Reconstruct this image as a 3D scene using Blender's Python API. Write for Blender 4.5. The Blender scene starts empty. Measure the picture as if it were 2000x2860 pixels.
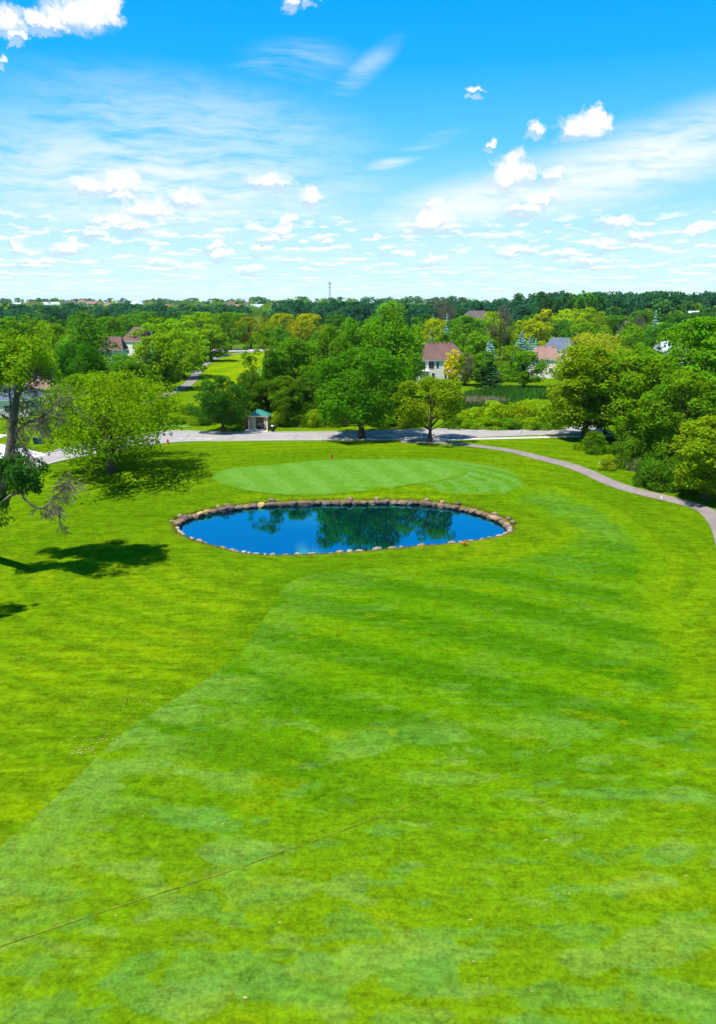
import bpy, bmesh, math, random
import numpy as np
from mathutils import Vector, Matrix
from mathutils.geometry import delaunay_2d_cdt

random.seed(7)
RNG = np.random.default_rng(11)
R = math.radians
SC = bpy.context.scene
COL = SC.collection

# ------------------------------------------------------------------ camera
CAM_H, PITCH, FPX = 22.0, R(15.3), 2145.0
cam_d = bpy.data.cameras.new('camera')
cam_d.sensor_fit = 'HORIZONTAL'; cam_d.sensor_width = 36.0
cam_d.lens = 36.0 * FPX / 2000.0
cam_d.clip_start = 0.5; cam_d.clip_end = 20000.0
cam = bpy.data.objects.new('camera', cam_d); COL.objects.link(cam)
cam.location = (0, 0, CAM_H); cam.rotation_euler = (R(90) - PITCH, 0, 0)
SC.camera = cam

# ------------------------------------------------------------------ exposure and render settings
SC.view_settings.view_transform = 'Standard'
SC.view_settings.look = 'None'
SC.view_settings.gamma = 1.0
SC.view_settings.use_curve_mapping = False
SC.view_settings.exposure = 1.16
SC.render.engine = 'CYCLES'
cy = SC.cycles
cy.use_denoising = True
cy.max_bounces = 6; cy.diffuse_bounces = 3; cy.glossy_bounces = 3
cy.transmission_bounces = 4; cy.transparent_max_bounces = 6; cy.volume_bounces = 0
cy.caustics_reflective = False; cy.caustics_refractive = False

# ------------------------------------------------------------------ node helpers
class NT:
    def __init__(s, tree): s.t = tree; s.n = tree.nodes; s.l = tree.links
    def new(s, typ, inputs=None, **props):
        nd = s.n.new(typ)
        for k, v in props.items(): setattr(nd, k, v)
        for k, v in (inputs or {}).items():
            sock = nd.inputs[k]
            if isinstance(v, bpy.types.NodeSocket): s.l.new(v, sock)
            else: sock.default_value = v
        return nd
    def math(s, op, a, b=None, c=None, clamp=False):
        ins = {0: a}
        if b is not None: ins[1] = b
        if c is not None: ins[2] = c
        return s.new('ShaderNodeMath', ins, operation=op, use_clamp=clamp).outputs[0]
    def vm(s, op, a, b=None, out=0):
        ins = {0: a}
        if b is not None: ins[1] = b
        return s.new('ShaderNodeVectorMath', ins, operation=op).outputs[out]
    def ramp(s, f, lo, hi, a=0.0, b=1.0, kind='SMOOTHSTEP'):
        return s.new('ShaderNodeMapRange', {0: f, 1: lo, 2: hi, 3: a, 4: b}, interpolation_type=kind).outputs[0]
    def mix(s, f, a, b, mode='MIX'):
        nd = s.new('ShaderNodeMix', data_type='RGBA', blend_type=mode)
        for i, v in ((0, f), (6, a), (7, b)):
            if isinstance(v, bpy.types.NodeSocket): s.l.new(v, nd.inputs[i])
            else: nd.inputs[i].default_value = v if i == 0 else (tuple(v) + (1.0,))[:4]
        return nd.outputs[2]
    def noise(s, vec, scale, detail=3.0, rough=0.55, dist=0.0):
        return s.new('ShaderNodeTexNoise', {'Vector': vec, 'Scale': scale, 'Detail': detail, 'Roughness': rough, 'Distortion': dist}).outputs[0]
    def mapping(s, vec, scale=(1, 1, 1), rot=(0, 0, 0), loc=(0, 0, 0)):
        return s.new('ShaderNodeMapping', {0: vec, 1: loc, 2: rot, 3: scale}).outputs[0]

def material(name):
    m = bpy.data.materials.new(name); m.use_nodes = True
    nt = NT(m.node_tree); nt.n.clear()
    out = nt.new('ShaderNodeOutputMaterial')
    return m, nt, out

# ------------------------------------------------------------------ pixel -> ray helpers (photo pixels, 2000 x 2860)
CP, SP = math.cos(PITCH), math.sin(PITCH)
def ray(px, py):
    x = (px - 1000.0) / FPX; v = (1430.0 - py) / FPX
    return x, CP + v * SP, -SP + v * CP
def base_z(y):                      # the road runs on a bank; the fairway and the pond lie lower
    t = min(max((y - 87.0) / 26.0, 0.0), 1.0); return -2.45 * (1 - t * t * (3 - 2 * t))
def at(px, py, z=None):
    x, y, w = ray(px, py)
    if z is not None: t = (z - CAM_H) / w; return (x * t, y * t)
    lo, hi = 0.0, CAM_H / -w * 1.2
    for _ in range(40):
        t = (lo + hi) / 2
        if CAM_H + w * t > base_z(y * t): lo = t
        else: hi = t
    return (x * lo, y * lo)
def at_y(px, py, Y):
    x, y, w = ray(px, py); t = Y / y
    return np.array((x * t, Y, CAM_H + w * t))
def azel(px, py):
    x, y, w = ray(px, py)
    return math.atan2(x, y), math.atan2(w, math.hypot(x, y))

# ------------------------------------------------------------------ sun and sky
SUN_DIR = Vector((0.80, 0.60, 0)).normalized()      # the way the light travels over the ground
SUN_EL = R(65)
L = Vector((SUN_DIR.x * math.cos(SUN_EL), SUN_DIR.y * math.cos(SUN_EL), -math.sin(SUN_EL)))
sl = bpy.data.lights.new('sun', 'SUN'); sl.energy = 4.0; sl.angle = R(0.53); sl.color = (1.0, 0.95, 0.86)
so = bpy.data.objects.new('sun', sl); COL.objects.link(so)
so.rotation_euler = L.to_track_quat('-Z', 'Y').to_euler(); so.location = (-60, -20, 120)

world = bpy.data.worlds.new('World'); SC.world = world; world.use_nodes = True
w = NT(world.node_tree); w.n.clear()
sky = w.new('ShaderNodeTexSky', sky_type='NISHITA', sun_disc=False, sun_elevation=SUN_EL,
            sun_rotation=math.atan2(-SUN_DIR.x, -SUN_DIR.y), air_density=1.0, dust_density=0.6, ozone_density=2.0)
tc = w.new('ShaderNodeTexCoord').outputs['Generated']
sep = w.new('ShaderNodeSeparateXYZ', {0: tc})
dx, dy, dz = sep.outputs
az = w.math('ARCTAN2', dx, dy)
hyp = w.math('SQRT', w.math('ADD', w.math('MULTIPLY', dx, dx), w.math('MULTIPLY', dy, dy)))
el = w.math('ARCTAN2', dz, hyp)
cr = w.new('ShaderNodeValToRGB', {0: w.ramp(el, 0.0, R(60), kind='LINEAR')})
stops = [(0.0, (3.7, 5.35, 5.95)), (0.03, (3.1, 5.05, 5.95)), (0.09, (2.2, 4.5, 5.7)), (0.17, (0.75, 3.45, 5.8)),
         (0.25, (0.10, 2.55, 5.6)), (0.33, (0.0, 2.1, 5.5)), (0.55, (0.0, 1.7, 5.0)), (1.0, (0.0, 1.1, 3.8))]
el_ = cr.color_ramp.elements
while len(el_) < len(stops): el_.new(0.5)
for e, (p, c) in zip(el_, stops): e.position = p; e.color = (c[0] / 10, c[1] / 10, c[2] / 10, 1)
grad = w.vm('SCALE', cr.outputs[0]); grad.node.inputs[3].default_value = 10.0
hs = w.new('ShaderNodeHueSaturation', {'Saturation': 2.0, 'Value': 0.8, 'Color': sky.outputs[0]})
base = w.mix(0.9, hs.outputs[0], grad)
P = w.new('ShaderNodeCombineXYZ', {0: az, 1: el, 2: 0.0}).outputs[0]

# high cirrus: streaked noise on a flat deck, gathered in a few soft banks and faintly everywhere
zz = w.math('ADD', w.math('MAXIMUM', dz, 0.0), 0.03)
deck = w.new('ShaderNodeCombineXYZ', {0: w.math('DIVIDE', dx, zz), 1: w.math('DIVIDE', dy, zz), 2: 0.0}).outputs[0]
warp = w.vm('SCALE', w.vm('SUBTRACT', w.new('ShaderNodeTexNoise', {'Vector': deck, 'Scale': 0.5, 'Detail': 2.0}).outputs[1], (0.5, 0.5, 0.5)))
warp.node.inputs[3].default_value = 1.2
dk = w.vm('ADD', deck, warp)
PC = w.vm('ADD', P, w.vm('MULTIPLY', w.vm('SUBTRACT', w.new('ShaderNodeTexNoise', {'Vector': P, 'Scale': 9.0, 'Detail': 4.0}).outputs[1], (0.5, 0.5, 0.5)), (0.10, 0.03, 0)))
c1 = w.noise(w.mapping(dk, (0.55, 1.9, 1), (0, 0, R(10))), 1.0, 7.0, 0.62)
c2 = w.noise(w.mapping(PC, (11, 52, 1), (0, 0, R(5))), 1.0, 8.0, 0.68)
c3 = w.noise(w.mapping(PC, (8, 64, 1), (0, 0, R(-7))), 1.0, 7.0, 0.66)
def bank(px, py, rx, ry, rot=0.0):
    a, e = azel(px, py); s = FPX
    q = w.mapping(w.vm('SUBTRACT', P, (a, e, 0)), (1, 1, 1), (0, 0, R(rot)))
    q = w.vm('MULTIPLY', q, (s / rx, s / ry, 0))
    return w.ramp(w.vm('LENGTH', q, out=1), 1.15, 0.1)
mL = w.math('MAXIMUM', bank(430, 520, 700, 190, 3), w.math('MULTIPLY', bank(560, 370, 520, 140, 6), 0.6))
mR = w.math('MAXIMUM', bank(1800, 450, 680, 110, -13), bank(1350, 560, 420, 80, -10))
mW = w.math('MAXIMUM', bank(1000, 210, 140, 36, -35), bank(820, 180, 170, 60, -4))
mW = w.math('MAXIMUM', mW, bank(1140, 430, 160, 26, -20))
cirL = w.math('MULTIPLY', mL, w.ramp(w.math('ADD', w.math('MULTIPLY', c2, 0.55), w.math('MULTIPLY', c3, 0.45)), 0.33, 0.60))
cirR = w.math('MULTIPLY', mR, w.ramp(w.math('ADD', w.math('MULTIPLY', c2, 0.6), w.math('MULTIPLY', c1, 0.4)), 0.28, 0.58))
cirW = w.math('MULTIPLY', w.math('MULTIPLY', mW, w.ramp(c1, 0.40, 0.66)), 0.65)
veil = w.math('MULTIPLY', w.ramp(el, R(11), R(1.5)), w.ramp(c3, 0.28, 0.75, 0.06, 0.48))
cir = w.math('MULTIPLY', w.math('MAXIMUM', w.math('MAXIMUM', w.math('MULTIPLY', cirL, 0.85), w.math('MULTIPLY', cirR, 0.98)), w.math('MAXIMUM', cirW, veil)), 1.0)
skyc = w.mix(cir, base, (5.0, 5.35, 5.45))

# cumulus: a field of flat-based puffs with noise-torn edges, shaded by the cloud standing above each point
CUM = [(330, 497, 78, 42), (250, 505, 50, 26), (410, 572, 78, 34), (345, 545, 40, 12), (520, 540, 55, 30), (320, 605, 70, 20), (270, 645, 36, 12),
       (375, 630, 45, 14), (755, 500, 80, 20), (873, 538, 35, 26), (60, 672, 20, 18), (205, 672, 24, 12), (185, 686, 60, 12), (785, 632, 42, 20),
       (752, 658, 44, 14), (808, 605, 30, 16), (723, 688, 28, 9), (605, 683, 28, 14), (620, 706, 34, 9), (915, 670, 28, 11), (850, 674, 12, 7),
       (1425, 468, 62, 62), (1462, 482, 40, 30), (1535, 482, 34, 20), (1505, 352, 34, 24), (1620, 345, 62, 40), (1655, 336, 58, 26), (1660, 318, 18, 34),
       (1205, 605, 58, 34), (1240, 612, 38, 20), (1210, 560, 30, 20), (1262, 634, 48, 12), (1470, 580, 50, 14), (1500, 556, 40, 18), (1540, 540, 26, 14),
       (1725, 610, 66, 20), (1800, 650, 46, 12), (1450, 690, 75, 16), (1690, 676, 60, 10), (1570, 700, 60, 9), (1950, 632, 40, 16), (1375, 398, 14, 12),
       (262, 25, 72, 62), (180, 25, 80, 36), (20, 50, 55, 36), (120, 55, 60, 26), (310, 15, 34, 58), (55, 100, 26, 18), (815, -8, 30, 24), (875, -8, 24, 18),
       (0, 165, 16, 12), (1330, 250, 28, 9), (1080, 690, 20, 6), (1210, 720, 40, 9), (700, 745, 60, 7), (450, 730, 60, 9), (100, 725, 60, 10), (1650, 720, 70, 10)]
rc = random.Random(3)
for i in range(26):                       # the same kind of clouds go on beyond the frame
    a = rc.choice((-1, 1)) * rc.uniform(0.5, 3.0)
    CUM.append(('ang', a, R(rc.uniform(5, 40)), rc.uniform(45, 140), rc.uniform(20, 50)))
ng = bpy.data.node_groups.new('cumulus_field', 'ShaderNodeTree')
ng.interface.new_socket('P', in_out='INPUT', socket_type='NodeSocketVector')
ng.interface.new_socket('D', in_out='OUTPUT', socket_type='NodeSocketFloat')
g = NT(ng); gi = g.new('NodeGroupInput'); go = g.new('NodeGroupOutput')
acc = None
for c in CUM:
    if c[0] == 'ang': _, a, e, rx, ry = c
    else: a, e = azel(c[0], c[1] + c[3] * 0.45); rx, ry = c[2] * 1.0, c[3] * 1.2
    q = g.vm('MULTIPLY', g.vm('SUBTRACT', gi.outputs[0], (a, e, 0)), (FPX / rx, FPX / ry, 0))
    q = g.vm('MAXIMUM', q, g.vm('MULTIPLY', q, (-1, -3.0, 0)))
    ln = g.vm('LENGTH', q, out=1)
    acc = ln if acc is None else g.math('SMOOTH_MIN', acc, ln, 0.18)
g.l.new(g.math('SUBTRACT', 1.0, acc), go.inputs[0])
nz1 = w.vm('SUBTRACT', w.new('ShaderNodeTexNoise', {'Vector': P, 'Scale': 26.0, 'Detail': 4.0, 'Roughness': 0.6}).outputs[1], (0.5, 0.5, 0.5))
nz2 = w.vm('SUBTRACT', w.new('ShaderNodeTexNoise', {'Vector': P, 'Scale': 95.0, 'Detail': 5.0, 'Roughness': 0.65}).outputs[1], (0.5, 0.5, 0.5))
PW = w.vm('ADD', w.vm('ADD', P, w.vm('MULTIPLY', nz1, (0.035, 0.022, 0))), w.vm('MULTIPLY', nz2, (0.020, 0.017, 0)))
def field(vec):
    nd = w.new('ShaderNodeGroup', node_tree=ng); w.l.new(vec, nd.inputs[0]); return nd.outputs[0]
dens = field(PW)
under = field(w.vm('ADD', PW, (0.004, 0.0075, 0)))
puf = w.noise(PW, 62.0, 4.0, 0.55)
puf2 = w.noise(w.vm('ADD', PW, (-0.004, 0.006, 0)), 70.0, 4.0, 0.55)
torn = w.math('MULTIPLY', w.math('SUBTRACT', puf, 0.5), 1.0)
alpha = w.ramp(w.math('ADD', dens, torn), 0.0, 0.58)
alpha_u = w.ramp(w.math('ADD', under, torn), 0.0, 0.6)
shade = w.math('MULTIPLY', w.math('SUBTRACT', puf2, puf), 1.6, clamp=True)
cumc = w.mix(shade, (5.5, 5.5, 5.5), (3.7, 4.4, 5.0))
skyc1 = w.mix(w.math('MULTIPLY', alpha_u, 0.62), skyc, (3.2, 4.0, 4.8))
skyc2 = w.mix(w.math('MULTIPLY', alpha, 0.97), skyc1, cumc)
# the crowded low clouds towards the horizon, on the same deck
lowp = w.new('ShaderNodeCombineXYZ', {0: w.math('MULTIPLY', az, 27.0), 1: w.math('MULTIPLY', w.math('LOGARITHM', w.math('ADD', w.math('MAXIMUM', el, 0.0), 0.012), 2.718), 11.0), 2: 0.0}).outputs[0]
lowp = w.vm('ADD', lowp, w.vm('MULTIPLY', nz2, (0.5, 0.8, 0)))
l1 = w.noise(lowp, 1.0, 5.0, 0.55)
l2 = w.noise(w.vm('ADD', lowp, (0.0, 0.35, 0)), 1.0, 3.0, 0.5)
lowm = w.math('MULTIPLY', w.ramp(el, R(6.8), R(4.6)), w.ramp(el, R(0.1), R(1.2), 0.55, 1.0))
lowa = w.math('MULTIPLY', w.ramp(l1, 0.52, 0.62), lowm)
lowc = w.mix(w.ramp(w.math('SUBTRACT', l2, l1), -0.05, 0.14), (5.4, 5.45, 5.45), (4.0, 5.1, 5.6))
skyc3 = w.mix(w.math('MULTIPLY', lowa, 0.95), skyc2, lowc)
below = w.ramp(el, R(-0.6), R(-0.1))
fin = w.mix(below, (1.0, 1.6, 0.7), skyc3)
bg = w.new('ShaderNodeBackground', {0: fin, 1: 0.087})
wo = w.new('ShaderNodeOutputWorld', {0: bg.outputs[0]})
world.cycles.sampling_method = 'MANUAL'; world.cycles.sample_map_resolution = 512

# ------------------------------------------------------------------ object helpers
def tag(o, label=None, cat=None, group=None, kind=None):
    if label: o['label'] = label
    if cat: o['category'] = cat
    if group: o['group'] = group
    if kind: o['kind'] = kind
    return o
def thing(name, label, cat, loc=(0, 0, 0), rz=0.0, group=None):
    o = bpy.data.objects.new(name, None); COL.objects.link(o)
    o.location = loc; o.rotation_euler = (0, 0, rz); o.empty_display_size = 0.3
    return tag(o, label, cat, group)
def link(name, me, parent=None, mat=None):
    o = bpy.data.objects.new(name, me); COL.objects.link(o)
    if parent: o.parent = parent
    if mat and not me.materials: me.materials.append(mat)
    return o
def np_mesh(name, V, F, smooth=False, attrs=None):
    """V (n,3); F (m,k) with one k, or a list of such arrays; attrs {name: per-face float}."""
    Fs = F if isinstance(F, list) else [F]
    Fs = [f for f in Fs if len(f)]
    me = bpy.data.meshes.new(name)
    V = np.asarray(V, np.float32)
    me.vertices.add(len(V)); me.vertices.foreach_set('co', V.ravel())
    li = np.concatenate([f.ravel() for f in Fs]).astype(np.int32)
    cnt = np.concatenate([np.full(len(f), f.shape[1], np.int32) for f in Fs])
    st = np.concatenate([[0], np.cumsum(cnt)[:-1]]).astype(np.int32)
    me.loops.add(len(li)); me.loops.foreach_set('vertex_index', li)
    me.polygons.add(len(cnt)); me.polygons.foreach_set('loop_start', st); me.polygons.foreach_set('loop_total', cnt)
    me.polygons.foreach_set('use_smooth', np.full(len(cnt), bool(smooth)))
    for k, a in (attrs or {}).items():
        at_ = me.attributes.new(k, 'FLOAT', 'FACE' if len(a) == len(cnt) else 'POINT')
        at_.data.foreach_set('value', np.asarray(a, np.float32))
    me.update(calc_edges=True); me.validate()
    return me
class MB:
    """collects boxes, prisms and tubes into one mesh"""
    def __init__(s): s.V = []; s.F = {3: [], 4: []}; s.n = 0; s.poly = []
    def add(s, V, F):
        V = np.asarray(V, float); s.V.append(V)
        for f in F:
            f = [i + s.n for i in f]
            if len(f) in (3, 4): s.F[len(f)].append(f)
            else: s.poly.append(f)
        s.n += len(V); return s
    def box(s, x0, x1, y0, y1, z0, z1):
        V = [(x, y, z) for z in (z0, z1) for y in (y0, y1) for x in (x0, x1)]
        return s.add(V, [(0, 2, 3, 1), (4, 5, 7, 6), (0, 1, 5, 4), (2, 6, 7, 3), (0, 4, 6, 2), (1, 3, 7, 5)])
    def tube(s, pts, rad, n=6, cap=True):
        V, F = tube(pts, rad, n); F = [list(f) for f in F]
        if cap: F += [list(range(n))[::-1], [len(V) - n + i for i in range(n)]]
        return s.add(V, F)
    def lathe(s, prof, n=12, c=(0, 0)):
        V = [(c[0] + r * math.cos(2 * math.pi * i / n), c[1] + r * math.sin(2 * math.pi * i / n), z) for r, z in prof for i in range(n)]
        F = [(k * n + i, k * n + (i + 1) % n, (k + 1) * n + (i + 1) % n, (k + 1) * n + i) for k in range(len(prof) - 1) for i in range(n)]
        F += [list(range(n))[::-1], [len(V) - n + i for i in range(n)]]
        return s.add(V, F)
    def mesh(s, name, smooth=False):
        fs = [np.array(f) for f in s.F.values() if f]
        byk = {}
        for f in s.poly: byk.setdefault(len(f), []).append(f)
        fs += [np.array(f) for f in byk.values()]
        return np_mesh(name, np.concatenate(s.V), fs, smooth)
    def build(s, name, mat, parent=None, smooth=False):
        return link(name, s.mesh(name, smooth), parent, mat)
def tube(pts, rad, n=6):
    pts = np.asarray(pts, float); k = len(pts); rad = np.broadcast_to(np.asarray(rad, float), (k,))
    d = np.gradient(pts, axis=0); d /= np.linalg.norm(d, axis=1, keepdims=True) + 1e-9
    ref = np.array((0.31, 0.95, 0.05)) if abs(d[0][2]) > 0.7 else np.array((0, 0, 1.0))
    u = np.cross(d, ref); u /= np.linalg.norm(u, axis=1, keepdims=True) + 1e-9
    v = np.cross(d, u)
    a = np.arange(n) * 2 * math.pi / n
    V = pts[:, None] + rad[:, None, None] * (np.cos(a)[None, :, None] * u[:, None] + np.sin(a)[None, :, None] * v[:, None])
    i = np.arange(n); j = (i + 1) % n
    F = np.concatenate([np.stack([q * n + i, q * n + j, (q + 1) * n + j, (q + 1) * n + i], 1) for q in range(k - 1)])
    return V.reshape(-1, 3), F
def spline(P, step, closed=False):
    P = np.asarray(P, float); n = len(P); out = []
    for i in range(n if closed else n - 1):
        p0, p1, p2, p3 = (P[(i - 1) % n], P[i], P[(i + 1) % n], P[(i + 2) % n]) if closed else (P[max(i - 1, 0)], P[i], P[i + 1], P[min(i + 2, n - 1)])
        m = max(1, int(np.linalg.norm(p2 - p1) / step))
        for t in np.arange(m) / m:
            out.append(0.5 * ((2 * p1) + (-p0 + p2) * t + (2 * p0 - 5 * p1 + 4 * p2 - p3) * t * t + (-p0 + 3 * p1 - 3 * p2 + p3) * t ** 3))
    if not closed: out.append(P[-1])
    return np.array(out)
def inside(px, py, poly):
    px = np.asarray(px); r = np.zeros(px.shape, bool); n = len(poly)
    for i in range(n):
        x1, y1 = poly[i]; x2, y2 = poly[(i + 1) % n]
        if y1 == y2: continue
        c = ((y1 > py) != (y2 > py)) & (px < (x2 - x1) * (py - y1) / (y2 - y1) + x1)
        r ^= c
    return r
def poly_dist(px, py, poly, closed=True):
    best = np.full(np.shape(px), 1e9); n = len(poly)
    for i in range(n if closed else n - 1):
        a = poly[i]; b = poly[(i + 1) % n]; d = b - a; l2 = d @ d + 1e-12
        t = np.clip(((px - a[0]) * d[0] + (py - a[1]) * d[1]) / l2, 0, 1)
        best = np.minimum(best, np.hypot(px - a[0] - t * d[0], py - a[1] - t * d[1]))
    return best
def sstep(a, b, x):
    t = np.clip((x - a) / (b - a), 0, 1); return t * t * (3 - 2 * t)

# ------------------------------------------------------------------ terrain
WATER_Z = -2.87
POND_PX = [(497, 1472), (503, 1462), (522, 1453), (562, 1442), (612, 1431), (656, 1425), (718, 1417), (789, 1414), (858, 1411), (930, 1409), (1000, 1409),
           (1078, 1408), (1137, 1409), (1193, 1412), (1258, 1421), (1299, 1428), (1336, 1438), (1389, 1456), (1411, 1472), (1420, 1487), (1414, 1497), (1373, 1508),
           (1342, 1513), (1299, 1521), (1218, 1528), (1155, 1533), (1093, 1539), (1000, 1547), (930, 1552), (842, 1556), (765, 1557), (687, 1552), (640, 1541), (578, 1524), (531, 1508), (501, 1489)]
POND = spline([at(x, y, WATER_Z) for x, y in POND_PX], 0.35, True)
def ground_z(x, y, pond=True):
    x = np.asarray(x, float); y = np.asarray(y, float)
    s = np.clip((y - 380) / 950, 0, 1)
    z = -2.45 * (1 - sstep(87, 113, y)) + 17.0 * s ** 1.15 + np.where(y > 700, (1.6 * np.sin(x / 160 + 1) + 1.2 * np.sin(y / 210 + x / 330)) * sstep(700, 1100, y), 0)
    z = z + 8.0 * sstep(420, 560, y) * sstep(90, 180, x) * (1 - sstep(700, 1100, y))
    z = z - 10.0 * sstep(2000, 6000, y)
    und = 0.20 * np.sin(x / 7.3 + 0.6) * np.sin(y / 8.1 + 1.2) + 0.16 * np.sin(x / 12.0 - y / 9.0 + 2.0)
    z = z + und * (1 - sstep(108, 118, y)) * (1 - sstep(60, 90, np.abs(x)))
    if pond:
        near = (np.abs(x - 0) < 26) & (y > 55) & (y < 98)
        if near.any():
            xs, ys = x[near] if x.ndim else x, y[near] if y.ndim else y
            d = poly_dist(xs, ys, POND); ins = inside(xs, ys, POND)
            sd = np.where(ins, d, -d)
            zz_ = z[near] if z.ndim else z
            lvl = sstep(-4.0, -0.3, sd)
            zz_ = zz_ * (1 - lvl) - 2.45 * lvl
            zz_ = zz_ - 1.5 * sstep(-0.35, 0.7, sd)
            if z.ndim: z[near] = zz_
            else: z = zz_
    return z
def gz(x, y): return float(ground_z(np.array([x]), np.array([y]))[0])

def axis(fine, mid, far, fs, ms):
    a = list(np.arange(fine[0], fine[1], fs))
    lo = list(np.arange(fine[0], mid[0], -ms))[1:]; hi = list(np.arange(fine[1], mid[1], ms))
    s = ms; v = lo[-1] if lo else fine[0]
    while v > far[0]: s *= 1.12; v -= s; lo.append(v)
    s = ms; v = hi[-1]
    while v < far[1]: s *= 1.12; v += s; hi.append(v)
    return np.array(lo[::-1] + a + hi)
gx = axis((-22, 23), (-95, 100), (-6500, 6500), 0.42, 1.0)
gy = axis((60, 92), (2, 260), (-260, 9000), 0.42, 1.0)
GX, GY = np.meshgrid(gx, gy)
GZ = ground_z(GX.ravel(), GY.ravel())
nx, ny = len(gx), len(gy)
ii = (np.arange(ny - 1)[:, None] * nx + np.arange(nx - 1)[None, :]).ravel()
GF = np.stack([ii, ii + 1, ii + nx + 1, ii + nx], 1)

FAIR_PX = [(-120, 2470), (40, 2340), (193, 2200), (336, 2061), (467, 1967), (598, 1886), (673, 1824), (722, 1755), (766, 1687), (791, 1643), (830, 1619), (903, 1604),
           (1000, 1594), (1150, 1581), (1300, 1564), (1450, 1541), (1555, 1512), (1568, 1497), (1530, 1462), (1470, 1428), (1400, 1395), (1440, 1362), (1540, 1352), (1640, 1385), (1740, 1440),
           (1850, 1545), (1880, 1680), (1960, 1850), (2160, 2200)]
fe = [at(*p) for p in FAIR_PX]
FAIR = spline(fe, 0.5)
FAIR = np.concatenate([FAIR, [(30, 8), (-22, 8)]])
band = np.zeros(len(GZ))
nr = (GY.ravel() < 110) & (np.abs(GX.ravel()) < 60)
dd = poly_dist(GX.ravel()[nr], GY.ravel()[nr], spline(fe[:13], 1.0), closed=False)
band[nr] = (1 - sstep(1.6, 3.2, dd))
pondd = np.full(len(GZ), 20.0)
pondd[nr] = poly_dist(GX.ravel()[nr], GY.ravel()[nr], POND)

# ------------------------------------------------------------------ grass materials
def grass_common(nt, out, color, speck=0.35, bump=0.25, fine=5.0, streak=0.0, sdir=20.0):
    pos = nt.new('ShaderNodeNewGeometry').outputs['Position']
    f1 = nt.noise(nt.mapping(pos, (1.0, 0.85, 1)), fine, 5.0, 0.75)
    f2 = nt.noise(pos, fine * 0.22, 4.0, 0.65)
    f3 = nt.noise(nt.mapping(pos, (0.55, 1.0, 1)), fine * 0.5, 3.0, 0.8)
    v = nt.math('ADD', nt.ramp(f1, 0.25, 0.75, -speck, speck), nt.ramp(f2, 0.28, 0.72, -speck * 0.6, speck * 0.6))
    v = nt.math('ADD', v, nt.ramp(f3, 0.3, 0.7, -speck * 0.6, speck * 0.6))
    if streak:
        wob = nt.vm('ADD', pos, nt.vm('MULTIPLY', nt.vm('SUBTRACT', nt.new('ShaderNodeTexNoise', {'Vector': pos, 'Scale': 0.09, 'Detail': 1.0}).outputs[1], (0.5, 0.5, 0.5)), (5, 5, 0)))
        s1 = nt.noise(nt.mapping(wob, (0.16, 2.4, 1), (0, 0, R(sdir))), 1.0, 4.0, 0.6)
        v = nt.math('ADD', v, nt.ramp(s1, 0.3, 0.7, -streak, streak))
    col = nt.vm('SCALE', color); nt.l.new(nt.math('ADD', v, 1.0), col.node.inputs[3])
    bp = nt.new('ShaderNodeBump', {'Strength': bump, 'Distance': 0.25, 'Height': nt.math('ADD', f1, nt.math('MULTIPLY', f2, 1.5))})
    b = nt.new('ShaderNodeBsdfPrincipled', {'Base Color': col, 'Roughness': 0.9, 'Specular IOR Level': 0.0, 'Normal': bp.outputs[0]})
    nt.l.new(b.outputs[0], out.inputs[0])
def pos_of(nt): return nt.new('ShaderNodeNewGeometry').outputs['Position']

m_rough, nt, out = material('rough_grass')
p = pos_of(nt)
big = nt.noise(nt.mapping(p, (0.7, 1.2, 1)), 0.065, 4.0, 0.6); mid = nt.noise(nt.mapping(p, (0.28, 0.75, 1), (0, 0, R(20))), 1.0, 5.0, 0.62)
sm = nt.noise(nt.mapping(p, (0.9, 2.2, 1), (0, 0, R(14))), 1.0, 4.0, 0.6)
c = nt.mix(nt.ramp(big, 0.35, 0.65), (0.074, 0.148, 0.001), (0.110, 0.176, 0.001))
c = nt.mix(nt.ramp(mid, 0.42, 0.70, 0.0, 0.45), c, (0.056, 0.124, 0.001))
c = nt.mix(nt.ramp(sm, 0.50, 0.74, 0.0, 0.55), c, (0.150, 0.205, 0.010))
rings = nt.new('ShaderNodeTexWave', {'Vector': nt.mapping(p, (1, 1.3, 1), (0, 0, 0), (-2.0, -99.0, 0)), 'Scale': 0.085, 'Distortion': 2.2, 'Detail': 1.5, 'Detail Scale': 0.25},
               wave_type='RINGS', rings_direction='Z').outputs[1]
c = nt.mix(nt.ramp(rings, 0.35, 0.85, 0.0, 0.5), c, (0.048, 0.118, 0.0015))
sp0 = nt.new('ShaderNodeSeparateXYZ', {0: p})
lng = nt.math('MULTIPLY', nt.ramp(sp0.outputs[1], 52, 92), nt.ramp(sp0.outputs[1], 124, 118))
c = nt.mix(nt.math('MULTIPLY', lng, nt.ramp(big, 0.3, 0.65, 0.75, 0.25)), c, (0.054, 0.118, 0.001))
ba = nt.new('ShaderNodeAttribute', attribute_name='band').outputs['Fac']
c = nt.mix(nt.math('MULTIPLY', nt.math('MULTIPLY', ba, nt.ramp(nt.math('ADD', sp0.outputs[1], nt.math('MULTIPLY', sm, 6.0)), 44, 58, 0.0, 1.0)), nt.ramp(sm, 0.2, 0.75, 0.85, 0.45)), c, (0.042, 0.108, 0.001))
pd = nt.new('ShaderNodeAttribute', attribute_name='pondd').outputs['Fac']
c = nt.mix(nt.math('MULTIPLY', nt.ramp(nt.math('ADD', pd, nt.math('MULTIPLY', sm, 1.6)), 2.3, 0.7), 0.7), c, (0.150, 0.130, 0.012))
c = nt.mix(nt.ramp(pd, 0.55, 0.1), c, (0.05, 0.035, 0.018))
sepp = nt.new('ShaderNodeSeparateXYZ', {0: p})
farf = nt.ramp(sepp.outputs[1], 220, 420)
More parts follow.
